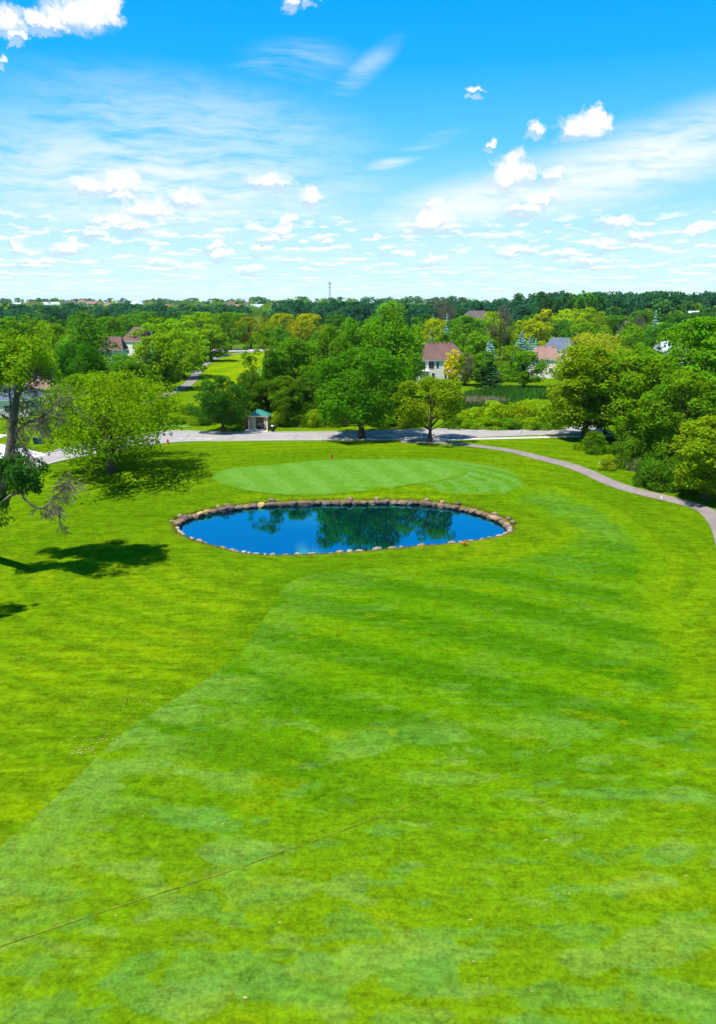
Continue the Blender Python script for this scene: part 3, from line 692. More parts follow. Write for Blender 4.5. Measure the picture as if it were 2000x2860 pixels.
def gen_tree(seed, kind, H, Rr, n_leaf, leaf, base=0.22, nc=None, clump=0.25, gaps=0.0):
    """returns trunk mesh, limb mesh, crown mesh for a tree H m high and 2*Rr m wide"""
    rng = np.random.default_rng(seed); prof = PROFILE[kind]
    zb = base * H; ch = H - zb
    nc = nc or 70
    t = rng.random(nc * 6); keep = rng.random(nc * 6) < prof(t) ** 1.2 + 0.06; t = t[keep][:nc]; nc = len(t)
    th = rng.random(nc) * 2 * np.pi
    ph = rng.random(4) * 6.28
    lobe = 1 + 0.16 * np.sin(2 * th + ph[0] + 3 * t) + 0.12 * np.sin(3 * th + ph[1] - 5 * t) + 0.08 * np.sin(5 * th + ph[2] + 9 * t)
    rc_ = Rr * clump * rng.uniform(0.7, 1.25, nc) * (0.75 + 0.35 * prof(t))
    rr = 0.98 * rng.random(nc) ** 0.34
    rad = np.clip(Rr * prof(t) * lobe * rr - rc_ * 0.55, 0, None)
    zs = np.clip(zb + t * ch, zb + rc_ * 0.35, H - rc_ * 0.72)
    lean = rng.normal(0, 0.04 * H, 2)
    C = np.stack([rad * np.cos(th) + lean[0] * t, rad * np.sin(th) + lean[1] * t, zs], 1)
    if gaps: keep = rng.random(nc) > gaps; C, rc_, t = C[keep], rc_[keep], t[keep]; nc = len(C)
    wgt = rc_ ** 2; wgt /= wgt.sum()
    idx = rng.choice(nc, n_leaf, p=wgt)
    cen = np.array((lean[0] * 0.5, lean[1] * 0.5, zb + ch * 0.42))
    outd = unit((C - cen) / np.array((Rr, Rr, ch * 0.55)))
    if kind == 'willow':
        d = unit(rng.normal(size=(n_leaf, 3)) + 0.5 * outd[idx]); hang = rng.random(n_leaf) ** 1.2
        pos = C[idx] + d * rc_[idx, None] * np.array((1, 1, 0.7)) * rng.uniform(0.5, 1.0, (n_leaf, 1))
        key = np.floor(np.arctan2(d[:, 1], d[:, 0]) * 4.0) + idx * 31           # strands share a place
        kr = np.random.default_rng(seed + 9).normal(size=(4096, 2))
        j = (key.astype(int) * 7919) % 4096
        strand = hang > 0.35
        pos[strand, :2] = C[idx[strand], :2] + kr[j[strand]] * rc_[idx[strand], None] * 0.55 + rng.normal(0, 0.10, (strand.sum(), 2))
        pos[strand, 2] = C[idx[strand], 2] - hang[strand] * rc_[idx[strand]] * 1.6
        N = unit(d * 0.6 + np.array((0, 0, 0.25)) + rng.normal(size=(n_leaf, 3)) * 0.5)
    else:
        sq = np.array((1, 1, 1.45)) if kind == 'poplar' else np.array((1, 1, 0.78))
        d = unit(rng.normal(size=(n_leaf, 3)) + 0.55 * outd[idx] + np.array((0, 0, 0.35)))
        pos = C[idx] + d * rc_[idx, None] * sq * (rng.uniform(0.62, 1.0, (n_leaf, 1)) + rng.exponential(0.06, (n_leaf, 1)))
        N = unit(d * 0.75 + np.array((0, 0, 0.40)) + rng.normal(size=(n_leaf, 3)) * 0.55)
    pos[:, 2] = np.maximum(pos[:, 2], 0.08)
    S = leaf * rng.uniform(0.6, 1.35, n_leaf)
    V, F = cards(pos, N, S, rng, 0.8)
    cl = rng.random(nc)
    lv_ = np.clip(0.45 * rng.random(n_leaf) + 0.55 * cl[idx], 0, 1); lh_ = np.clip(0.5 * rng.random(n_leaf) + 0.5 * rng.random(nc)[idx], 0, 1)
    crown = np_mesh('crown', V, F, False, {'lv': lv_, 'lh': lh_}); crown.materials.append(m_leaf)
    # trunk and limbs
    if kind == 'bush':
        mb = MB()
        for k in range(5):
            q = C[rng.integers(nc)]; mb.tube([(0.05 * k, 0, -0.1), q * 0.5, q * 0.9], [0.05, 0.035, 0.015], 4)
        tm = mb.mesh('stems'); tm.materials.append(m_bark); return None, tm, crown
    r0 = 0.027 * H + 0.03
    top = np.array((lean[0] * 0.6, lean[1] * 0.6, zb + ch * 0.72))
    ks = np.linspace(0, 1, 7); pth = ks[:, None] * top + np.stack([0.10 * np.sin(ks * 5 + ph[0]) * ks, 0.10 * np.cos(ks * 4 + ph[1]) * ks, 0 * ks], 1) * H * 0.12
    rr_ = r0 * (1 - 0.85 * ks); rr_[0] *= 1.5
    pth = np.vstack([pth[:1] - (0, 0, 0.25), pth]); rr_ = np.concatenate([[r0 * 1.7], rr_])
    mb = MB(); mb.tube(pth, rr_, 8); tm = mb.mesh('trunk', True); tm.materials.append(m_bark)
    mb = MB(); order = rng.permutation(nc)[:26]
    for q in C[order]:
        f = np.clip((q[2] - zb * 0.7) / (H) * 0.8, 0.22, 0.92); a0 = np.array([np.interp(f * top[2], pth[:, 2], pth[:, k]) for k in range(3)])
        if a0[2] > q[2]: a0 = np.array([np.interp(q[2] * 0.7, pth[:, 2], pth[:, k]) for k in range(3)])
        m_ = (a0 + q) / 2 + np.array((0, 0, -0.06 * np.linalg.norm(q - a0))) + rng.normal(0, 0.15, 3)
        r1 = r0 * 0.38 * (1 - 0.5 * f); mb.tube([a0, m_, q], [r1, r1 * 0.65, r1 * 0.2], 5, False)
    lm = mb.mesh('limbs', True); lm.materials.append(m_bark)
    return tm, lm, crown
def gen_spruce(seed, H, Rr, n_leaf, leaf):
    rng = np.random.default_rng(seed); nw = int(H * 1.3)
    wz = np.linspace(0.06, 0.98, nw); k = rng.choice(nw, n_leaf, p=(1.06 - wz) / (1.06 - wz).sum()); t = wz[k]
    nb = 9; b = rng.integers(0, nb, n_leaf); th = b * 2 * np.pi / nb + k * 1.7 + rng.normal(0, 0.16, n_leaf)
    u = rng.random(n_leaf) ** 0.6; rad = Rr * (1 - t) ** 0.9 * u * (1 + 0.18 * np.sin(k * 2.3 + b * 1.9)) + 0.05
    z = t * H - rad * 0.30 + rng.normal(0, 0.12, n_leaf) + 0.1 * H * 0.3 * u * (1 - t)
    pos = np.stack([rad * np.cos(th), rad * np.sin(th), np.maximum(z, 0.1)], 1)
    N = unit(np.stack([np.cos(th) * 0.5, np.sin(th) * 0.5, np.full(n_leaf, 0.8)], 1) + rng.normal(size=(n_leaf, 3)) * 0.4)
    V, F = cards(pos, N, leaf * rng.uniform(0.6, 1.3, n_leaf), rng, 0.7)
    cr_ = np_mesh('crown', V, F, False, {'lv': rng.random(n_leaf), 'lh': rng.random(n_leaf)}); cr_.materials.append(m_leaf)
    mb = MB(); mb.tube([(0, 0, -0.2), (0, 0, H * 0.5), (0, 0, H * 0.97)], [0.02 * H, 0.012 * H, 0.01], 6); tm = mb.mesh('trunk'); tm.materials.append(m_bark)
    return tm, None, cr_
def branch_rec(mb, rng, p, d, ln, r, depth, droop=0.0, sides=4, minr=0.012, kids=(3, 5)):
    n = 4; pts = [p]; dd_ = d
    for k in range(n - 1):
        dd_ = unit(dd_ + rng.normal(0, 0.16, 3) + np.array((0, 0, -droop * (0.5 if depth > 1 else 1.2)))); pts.append(pts[-1] + dd_ * ln / (n - 1))
    mb.tube(pts, np.linspace(r, max(r * 0.5, minr), n), sides if r > 0.05 else 3, False)
    if depth <= 0: return
    for k in range(rng.integers(kids[0], kids[1] + 1)):
        f = rng.uniform(0.3, 1.0) * (n - 1); i0 = min(int(f), n - 2); q = pts[i0] + (pts[i0 + 1] - pts[i0]) * (f - i0)
        nd = unit(dd_ * 0.75 + unit(rng.normal(size=3)) * 0.75)
        branch_rec(mb, rng, q, nd, ln * rng.uniform(0.5, 0.75), max(r * 0.5, minr), depth - 1, droop, sides, minr, kids)
def gen_bare(seed, H):
    rng = np.random.default_rng(seed)
    mb = MB(); pts = [(0, 0, -0.2), (0.1, 0, H * 0.3), (0.0, 0.2, H * 0.65), (0.15, 0.1, H * 0.97)]; mb.tube(pts, [0.24, 0.19, 0.12, 0.03], 6)
    tm = mb.mesh('trunk'); tm.materials.append(m_dead); mb = MB()
    for k in range(16):
        f = rng.uniform(0.35, 0.95); z = f * H; a = rng.random() * 6.28
        branch_rec(mb, rng, np.array((0.05, 0.1, z)), unit(np.array((math.cos(a), math.sin(a), 0.9))), H * 0.30 * (1.25 - f * 0.6), 0.09, 3, -0.02, 4, 0.03, (3, 4))
    lm = mb.mesh('limbs'); lm.materials.append(m_dead); return tm, lm, None

class Lib:
    """tree meshes by kind and level of detail, with nominal height and width"""
    def __init__(s): s.d = {}
    def get(s, kind, lod, v):
        key = (kind, lod, v)
        if key not in s.d:
            sd = sum(ord(ch) for ch in kind) * 13 + lod * 101 + v * 7
            n, lf, nc = {0: (17000, 0.33, 150), 1: (5600, 0.50, 90), 2: (1600, 0.92, 48)}[lod]
            if kind == 'spruce': H, Rr = 12, 2.9; m = gen_spruce(sd, H, Rr, int(n * 0.5), lf * 1.1)
            elif kind == 'bare': H, Rr = 13, 4.2; m = gen_bare(sd, H)
            elif kind == 'bush': H, Rr = 3.2, 2.6; m = gen_tree(sd, 'bush', H, Rr, {0: 5200, 1: 2200, 2: 700}[lod], {0: 0.22, 1: 0.32, 2: 0.6}[lod], 0.0, 34, 0.34)
            elif kind == 'willow': H, Rr = 15, 6.5; m = gen_tree(sd, kind, H, Rr, int(n * 1.25), lf * 0.9, 0.14, nc, 0.27)
            elif kind == 'poplar': H, Rr = 19, 5.6; m = gen_tree(sd, kind, H, Rr, int(n * 1.15), lf, 0.12, int(nc * 1.2), 0.21)
            elif kind == 'oval': H, Rr = 15, 5.0; m = gen_tree(sd, kind, H, Rr, n, lf, 0.14, nc, 0.22)
            elif kind == 'ash': H, Rr = 14, 8.6; m = gen_tree(sd, 'willow', H, Rr, 24000, 0.28, 0.28, 150, 0.18)
            elif kind == 'scrub': H, Rr = 10, 5.3; m = gen_tree(sd, 'round', H, Rr, 8500, 0.30, 0.30, 60, 0.22, 0.12)
            elif kind == 'sparse': H, Rr = 17, 5.0; m = gen_tree(sd, 'oval', H, Rr, int(n * 0.62), lf, 0.12, int(nc * 0.7), 0.20, 0.2)
            else: H, Rr = 13, 6.4; m = gen_tree(sd, 'round', H, Rr, n, lf, 0.17, nc, 0.205)
            s.d[key] = (m, H, Rr)
        return s.d[key]
LIB = Lib(); LEAF = 2.45
NAMES = {'round': 'deciduous_tree', 'oval': 'deciduous_tree', 'sparse': 'deciduous_tree', 'ash': 'deciduous_tree', 'scrub': 'deciduous_tree', 'poplar': 'poplar_tree', 'willow': 'willow_tree', 'spruce': 'spruce_tree', 'bare': 'dead_tree', 'bush': 'bush'}
rt = random.Random(21)
def plant(kind, X, Y, H, W, color, label, lod, v, group=None, rz=None, z=None, squash=1.0):
    (tm, lm, cm), h0, r0 = LIB.get(kind, lod, v)
    root = thing(NAMES[kind], label, 'bush' if kind == 'bush' else 'tree', (X, Y, gz(X, Y) if z is None else z), rt.uniform(0, 6.28) if rz is None else rz, group)
    sc = (W / (2 * r0), W / (2 * r0) * squash, H / h0)
    jit = [c * LEAF * rt.uniform(0.93, 1.07) * (0.5 if i_ == 2 and c < 0.03 else 1) for i_, c in enumerate(color)]
    for nm, me in (('trunk', tm), ('stems' if kind == 'bush' else 'limbs', lm), ('crown', cm)):
        if me is None: continue
        o = link(nm, me, root); o.scale = sc
        if nm == 'crown': o.color = (*jit, 1)
    return root
def tree(kind, px, ytop, d, wpx, color, label, group=None, lod=None, v=None, rz=None, ybase=None):
    """a tree seen with its top at photo row ytop, wpx pixels wide, d metres off"""
    if ybase is not None: X, d = at(px, ybase)
    else: X = ray(px, 1000)[0] / ray(px, 1000)[1] * d
    X = at_y(px, ytop, d)[0]
    H = at_y(px, ytop, d)[2] - gz(X, d); W = wpx * math.hypot(d, CAM_H) / FPX * 1.03
    if lod is None: lod = 0 if d < 185 else (1 if d < 430 else 2)
    if v is None: v = rt.randrange({0: 3, 1: 4, 2: 4}[lod])
    return plant(kind, X, d, max(H, 1.0), W, color, label, lod, v, group, rz)

G_BRIGHT, G_YEL, G_MID, G_DARK, G_TEAL = (0.082, 0.150, 0.004), (0.130, 0.170, 0.003), (0.050, 0.120, 0.006), (0.022, 0.074, 0.007), (0.014, 0.058, 0.022)
G_GOLD, G_OLIVE, G_BLUE, G_PURP, G_PALE, G_EMER = (0.25, 0.23, 0.004), (0.100, 0.115, 0.004), (0.115, 0.20, 0.19), (0.045, 0.028, 0.045), (0.125, 0.165, 0.022), (0.030, 0.100, 0.010)

# -- trees that stand on the near side of the road or along it
T2 = tree('ash', 288, 1036, 0, 425, (0.080, 0.132, 0.003), 'yellow-green spreading tree on the lawn in front of the road, left of the green', v=0, ybase=1322, rz=0.4)
tree('round', 617, 1052, 0, 150, (0.017, 0.060, 0.008), 'small dark green round tree beside the shelter', v=1, ybase=1207)
tree('round', 1010, 975, 0, 268, (0.034, 0.098, 0.005), 'big full green tree at the road edge behind the flag', v=2, ybase=1224, rz=1.0)
tree('scrub', 1205, 1052, 0, 195, (0.082, 0.118, 0.004), 'olive tree with a pale trunk where the cart path leaves the road', v=0, ybase=1234, rz=2.2)
tree('oval', 1655, 965, 0, 240, (0.070, 0.122, 0.004), 'yellow-green leaning tree at the right end of the visible road', v=1, ybase=1228)
tree('willow', 1655, 925, 152, 185, (0.150, 0.175, 0.020), 'pale weeping willow top behind the leaning tree on the right', v=2)
tree('oval', 1765, 975, 124, 235, (0.062, 0.122, 0.004), 'full green tree over the creek, right of the leaning tree', v=0)
tree('oval', 1850, 992, 114, 235, (0.046, 0.108, 0.004), 'darker green tree over the creek above the cart path bend', v=1)
tree('oval', 1990, 885, 122, 255, (0.050, 0.118, 0.005), 'tallest tree at the right edge, rising above the others', v=1)
tree('oval', 1930, 1035, 103, 215, (0.056, 0.112, 0.005), 'dark green tree low at the right, behind the lit corner tree', v=0)
tree('oval', 2000, 1165, 0, 225, (0.076, 0.126, 0.004), 'light green tree at the right edge beside the cart path', v=2, ybase=1400)
tree('oval', 1700, 1090, 132, 110, (0.062, 0.105, 0.004), 'small olive tree between the leaning tree and the creek', v=2)
for k, (x, yb, yt, wd, c, lab) in enumerate([
        (1660, 1262, 1205, 85, (0.036, 0.082, 0.005), 'dark bush under the leaning tree at the road end'),
        (1735, 1290, 1235, 90, (0.030, 0.072, 0.005), 'dark bush on the creek bank, left of the reeds'),
        (1835, 1362, 1285, 105, (0.032, 0.088, 0.006), 'deep green bush beside the cart path bend'),
        (1885, 1368, 1275, 90, (0.030, 0.080, 0.006), 'dark bush right of the deep green bush at the bend'),
        (1800, 1350, 1290, 50, (0.020, 0.060, 0.008), 'small dark bush by the pale reeds at the creek'),
        (1940, 1380, 1310, 90, (0.022, 0.062, 0.006), 'dark bush at the foot of the corner tree'),
        (1760, 1300, 1220, 90, (0.040, 0.090, 0.005), 'tall shrub below the full green tree on the creek'),
        (1850, 1320, 1210, 110, (0.034, 0.084, 0.005), 'tall dark shrub on the far side of the creek'),
        (1990, 1400, 1335, 80, (0.030, 0.075, 0.005), 'bush under the light green corner tree')]):
    tree('bush', x, yt, 0, wd, c, lab, v=k % 3, lod=0, ybase=yb)

# -- the thicket behind the road
for a in [('sparse', 742, 926, 146, 120, (0.046, 0.100, 0.006), 'slender loose-leaved tree left of the thicket behind the shelter'),
          ('oval', 815, 945, 152, 150, (0.052, 0.112, 0.006), 'leafy tree of the thicket just right of the slender tree'),
          ('poplar', 905, 915, 160, 150, (0.055, 0.118, 0.008), 'tall feathery tree of the thicket, behind the big full tree to its left'),
          ('poplar', 985, 893, 168, 140, (0.052, 0.118, 0.008), 'feathery tree touching the tallest poplar on its left'),
          ('poplar', 1085, 848, 172, 215, (0.060, 0.132, 0.007), 'tallest bright poplar behind the big full tree'),
          ('poplar', 1128, 905, 182, 95, (0.056, 0.120, 0.006), 'lower poplar at the right flank of the tallest poplar'),
          ('oval', 695, 1035, 143, 90, (0.038, 0.085, 0.005), 'low dark tree directly behind the shelter'),
          ('oval', 800, 1050, 142, 110, (0.042, 0.098, 0.005), 'low green tree behind the litter bin'),
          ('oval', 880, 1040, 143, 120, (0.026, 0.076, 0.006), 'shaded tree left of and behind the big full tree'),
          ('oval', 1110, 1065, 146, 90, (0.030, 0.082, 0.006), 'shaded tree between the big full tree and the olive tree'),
          ('oval', 770, 985, 148, 100, (0.040, 0.098, 0.006), 'middle-height tree of the thicket behind the litter bin'),
          ('oval', 960, 1010, 150, 130, (0.036, 0.092, 0.006), 'tree mostly hidden behind the big full tree')]:
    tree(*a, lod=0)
for k, (x, yt, wd, c, lab) in enumerate([
        (722, 1150, 60, (0.040, 0.085, 0.004), 'dark bush right behind the shelter'), (790, 1140, 70, (0.075, 0.120, 0.004), 'yellowish bush behind the litter bin'),
        (845, 1152, 75, (0.048, 0.098, 0.005), 'low round bush two steps right of the litter bin'), (882, 1143, 70, (0.100, 0.145, 0.005), 'light green round bush along the road, left of the big full tree'),
        (940, 1158, 70, (0.045, 0.095, 0.005), 'dark bush at the road left of the big tree trunk'), (1075, 1165, 75, (0.034, 0.085, 0.005), 'dark bush at the road right of the big tree trunk'),
        (1140, 1165, 70, (0.050, 0.100, 0.005), 'bush at the road left of the olive tree'), (1265, 1160, 60, (0.040, 0.095, 0.005), 'dark bush at the road right of the olive tree')]):
    tree('bush', x, yt, 140 if x < 1200 else 138, wd, c, lab, v=k % 3, lod=0)
hk = [(1300, 1150, 60), (1335, 1138, 65), (1385, 1120, 75), (1420, 1140, 70), (1455, 1122, 70), (1495, 1116, 80), (1530, 1118, 70), (1560, 1128, 60)]
for k, (x, yt, wd) in enumerate(hk):
    tree('bush', x, yt, 140 + (k % 2) * 3, wd * 1.15, (0.112, 0.172, 0.004), f'bright green rounded bush of the long hedge row, {ordinal(k + 1)} from the olive tree', 'bright bushes of the hedge row behind the road', v=k % 3, lod=0)
for k, (x, yt, d, wd, c) in enumerate([(1310, 1172, 137, 50, G_BRIGHT), (1365, 1165, 137, 60, G_BRIGHT), (1425, 1168, 137, 60, G_MID), (1490, 1165, 137, 60, G_BRIGHT), (1540, 1165, 137, 60, G_MID)]):
    tree('bush', x, yt, d, wd * 1.15, c, f'low front bush at the foot of the hedge row, {ordinal(k + 1)} from the left', 'low bushes in front of the hedge row', v=k % 3, lod=0)
for k, (x, yt, d, wd) in enumerate([(430, 1150, 150, 60), (470, 1120, 160, 60), (520, 1130, 155, 60), (575, 1125, 150, 60), (560, 1160, 142, 70), (500, 1160, 143, 60), (640, 1110, 150, 70), (660, 1160, 141, 60)]):
    tree('bush', x, yt, d, wd, (0.070, 0.125, 0.004), f'rough green shrub on the bank behind the road, {ordinal(k + 1)} counted from the left tee', 'rough shrubs on the bank left of the shelter', v=k % 3, lod=0)

# -- trees round the far hole and the left gardens
for a in [('oval', 20, 885, 235, 130, G_MID, 'green tree at the left edge behind the half-dead tree'), ('round', 100, 893, 240, 110, G_BRIGHT, 'light green round tree second from the left edge behind the half-dead tree'),
          ('poplar', 222, 876, 190, 180, (0.044, 0.115, 0.010), 'tall green tree left of the brown-roofed houses'), ('round', 300, 884, 320, 110, G_MID, 'puffy green tree touching the left brown roof'),
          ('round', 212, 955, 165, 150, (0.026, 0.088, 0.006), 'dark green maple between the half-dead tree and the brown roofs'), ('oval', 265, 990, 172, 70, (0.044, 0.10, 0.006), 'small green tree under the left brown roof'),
          ('round', 150, 905, 200, 130, (0.070, 0.140, 0.004), 'yellow-green tree just left of the tall green tree'),
          ('round', 355, 988, 180, 135, G_MID, 'lower green tree in front of the two brown roofs'), ('round', 452, 938, 200, 165, G_BRIGHT, 'broad bright tree right of the purple-leaved tree'),
          ('round', 505, 925, 232, 165, G_BRIGHT, 'broad bright tree in the row along the far cart path'), ('round', 455, 888, 290, 150, G_BRIGHT, 'bright tree at the back of the row by the far cart path'),
          ('round', 545, 868, 330, 135, (0.092, 0.160, 0.003), 'bright yellow-green tree top high in the row by the far path'), ('oval', 585, 905, 300, 110, G_BRIGHT, 'bright tree next to the far lawn'),
          ('round', 640, 872, 372, 95, G_MID, 'green tree with dark trunk beside the far road'), ('round', 698, 885, 388, 90, G_OLIVE, 'olive tree by the far road, right of the dark-trunked tree'),
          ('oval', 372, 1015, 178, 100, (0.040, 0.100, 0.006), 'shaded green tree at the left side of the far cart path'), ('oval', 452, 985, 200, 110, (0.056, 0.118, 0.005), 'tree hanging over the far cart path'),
          ('round', 785, 875, 425, 105, (0.130, 0.140, 0.003), 'yellow-olive tree beyond the far lawn'), ('round', 858, 876, 405, 115, (0.155, 0.150, 0.003), 'more golden of the two yellow-olive trees beyond the far lawn'),
          ('round', 940, 878, 470, 75, (0.03, 0.085, 0.006), 'dark round tree behind the feathery thicket'), ('round', 395, 868, 420, 110, (0.045, 0.110, 0.008), 'green tree behind the right brown roof'),
          ('round', 345, 878, 430, 90, (0.035, 0.095, 0.010), 'dark green tree behind the left brown roof'), ('round', 745, 900, 380, 80, (0.085, 0.120, 0.004), 'olive tree beyond the far lawn behind the slender tree'),
          ('round', 412, 928, 262, 45, G_PURP, 'dark purple-leaved tree beside the right brown roof'), ('spruce', 425, 925, 240, 44, (0.10, 0.22, 0.17), 'small blue-green spruce beside the purple tree'),
          # -- round the white house and to its right
          ('round', 1215, 890, 290, 100, G_YEL, 'yellow-green tree behind the white house, left end of its roof'), ('round', 1300, 882, 285, 130, (0.040, 0.105, 0.006), 'dark green tree behind the white house roof'),
          ('round', 1372, 870, 305, 85, (0.105, 0.165, 0.003), 'yellow-green tree right of the dark tree behind the white house'), ('round', 1340, 925, 255, 110, (0.062, 0.125, 0.005), 'green tree just above the right end of the white house roof'),
          ('round', 1170, 960, 240, 60, (0.03, 0.085, 0.012), 'dark tree at the left wall of the white house'), ('oval', 1240, 930, 262, 60, (0.05, 0.11, 0.006), 'green tree above the left end of the white house roof'),
          ('oval', 1268, 976, 214, 50, G_GOLD, 'golden yellow tree in front of the white house'), ('oval', 1302, 985, 211, 62, (0.072, 0.120, 0.004), 'narrow green tree right of the golden tree'),
          ('oval', 1350, 980, 208, 80, (0.044, 0.105, 0.006), 'green tree third from the white house wall, with pale trunk in front'), ('spruce', 1375, 1000, 206, 80, (0.020, 0.066, 0.026), 'dark blue-green conifer right of the white house'),
          ('round', 1425, 965, 222, 90, (0.066, 0.125, 0.005), 'light green tree right of the dark conifer'), ('round', 1468, 980, 205, 130, (0.050, 0.110, 0.004), 'full green tree left of the pink-roofed house'),
          ('round', 1198, 1050, 200, 60, (0.078, 0.135, 0.004), 'low round tree in front of the white house deck'), ('round', 1248, 1075, 175, 80, (0.075, 0.125, 0.004), 'low tree in front of the white house below its windows'),
          ('spruce', 1370, 944, 240, 68, G_BLUE, 'pale blue spruce above the dark conifer'), ('spruce', 1458, 926, 262, 78, G_BLUE, 'pale blue spruce left of the pink roof, the taller of the pair'), ('spruce', 1482, 938, 262, 61, G_BLUE, 'pale blue spruce nearest the pink roof'),
          ('spruce', 1498, 945, 258, 44, (0.11, 0.25, 0.22), 'small blue spruce touching the pink roof'), ('spruce', 1250, 876, 330, 41, (0.10, 0.22, 0.20), 'small blue spruce behind the yellow-green tree'), ('spruce', 1210, 876, 335, 34, (0.09, 0.2, 0.18), 'smallest blue spruce behind the yellow-green tree'),
          ('round', 1500, 888, 300, 120, (0.140, 0.160, 0.004), 'golden-green tree above the blue spruces'), ('round', 1445, 905, 310, 80, (0.085, 0.13, 0.004), 'yellow-green tree left of the golden-green tree'),
          ('round', 1520, 864, 430, 80, (0.150, 0.180, 0.002), 'small yellow tree far behind the golden-green tree'), ('round', 1592, 862, 405, 95, (0.145, 0.185, 0.002), 'bright yellow tree behind the pink-roofed house'),
          ('round', 1650, 858, 415, 90, (0.092, 0.145, 0.003), 'yellow-green tree right of the bright yellow tree'), ('round', 1560, 892, 345, 110, (0.022, 0.078, 0.014), 'dark green tree behind the blue roof'), ('round', 1600, 920, 300, 70, (0.018, 0.066, 0.014), 'very dark tree right of the blue roof'),
          ('round', 1645, 898, 330, 120, (0.062, 0.130, 0.005), 'green tree behind the weeping willow'), ('round', 1760, 908, 262, 95, (0.062, 0.140, 0.004), 'bright green rounded tree right of the willow'),
          ('round', 1700, 940, 215, 90, (0.060, 0.115, 0.004), 'green tree between willow and the rounded tree'), ('round', 1800, 960, 215, 90, (0.052, 0.105, 0.004), 'green tree left of the white gabled house'),
          ('round', 1862, 898, 300, 140, (0.024, 0.088, 0.010), 'dark green tree behind the white gabled house'), ('round', 1790, 868, 420, 90, (0.036, 0.090, 0.010), 'green tree far right of the bright yellow tree'),
          ('round', 1950, 872, 400, 130, (0.018, 0.070, 0.020), 'dark teal tree near the right edge'), ('round', 1895, 875, 380, 100, (0.022, 0.082, 0.014), 'dark tree left of the dark teal tree'),
          ('round', 1720, 882, 350, 90, (0.030, 0.085, 0.012), 'dark green tree behind the rounded tree'), ('spruce', 1833, 868, 355, 44, (0.12, 0.20, 0.19), 'grey-blue spruce among the dark trees on the right'),
          ('bare', 1408, 866, 300, 55, G_MID, 'leafless pale grey tree behind the white house'), ('bare', 1225, 850, 380, 55, G_MID, 'leafless grey tree left of the brown-roofed far house'), ('bare', 1258, 858, 385, 40, G_MID, 'smaller leafless grey tree beside the far brown roof'),
          ('bare', 1785, 893, 330, 40, G_MID, 'leafless grey tree among the dark trees on the right'), ('bare', 1312, 1000, 204, 24, G_MID, 'thin leafless tree in front of the green trees by the white house'),
          # -- on the skyline
          ('round', 1512, 816, 520, 55, (0.016, 0.058, 0.020), 'dark tree high on the skyline, left of the pair'), ('round', 1545, 826, 520, 45, (0.016, 0.058, 0.020), 'dark tree on the skyline beside the highest dark tree'),
          ('round', 1585, 821, 520, 48, (0.014, 0.055, 0.020), 'dark skyline tree next to the big green skyline tree'), ('round', 1635, 812, 500, 85, (0.030, 0.100, 0.012), 'big green tree highest on the skyline'), ('round', 1672, 823, 520, 50, (0.016, 0.064, 0.018), 'dark tree on the right flank of the big skyline tree')]:
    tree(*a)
# fillers that stand between these, in rows across the gardens
rf_ = random.Random(33); nfill = 0
for d0, d1, n_, xr in ((250, 330, 34, 1250), (330, 430, 48, 1250), (430, 560, 70, 1250)):
    for k in range(n_):
        d = d0 + (d1 - d0) * rf_.random(); px_ = -250 + 2500 * (k + rf_.random() * 0.8) / n_
        if 560 < px_ < 760 and d < 400: continue
        if 1160 < px_ < 1300 and d < 300: continue
        if 1470 < px_ < 1570 and d < 320: continue
        if (215 < px_ < 440) and d < 340: continue
        if 1850 < px_ < 1915 and d < 330: continue
        if 1300 < px_ < 1370 and d > 400: continue
        X = (px_ - 1000) / FPX * d * 0.98; hgt = rf_.uniform(8.5, 12.5) if d < 430 else rf_.uniform(9, 13)
        col_ = rf_.choice([G_BRIGHT, G_MID, G_MID, G_DARK, G_EMER, G_YEL, G_EMER]) if d < 430 else rf_.choice([G_MID, G_DARK, G_EMER, G_DARK, G_BRIGHT])
        look = {G_BRIGHT: 'bright green', G_MID: 'mid green', G_DARK: 'dark green', G_EMER: 'deep green', G_YEL: 'yellow-green'}[col_]
        row = {250: 'nearest', 330: 'middle', 430: 'farthest'}[d0]
        nfill += 1
        plant('round' if rf_.random() < 0.75 else 'oval', X, d, hgt, hgt * rf_.uniform(0.75, 1.05), col_, f'{look} tree in the {row} garden row beyond the course, {ordinal(k + 1)} from the left', 1 if d < 380 else 2, rf_.randrange(4), f'trees of the {row} garden row')

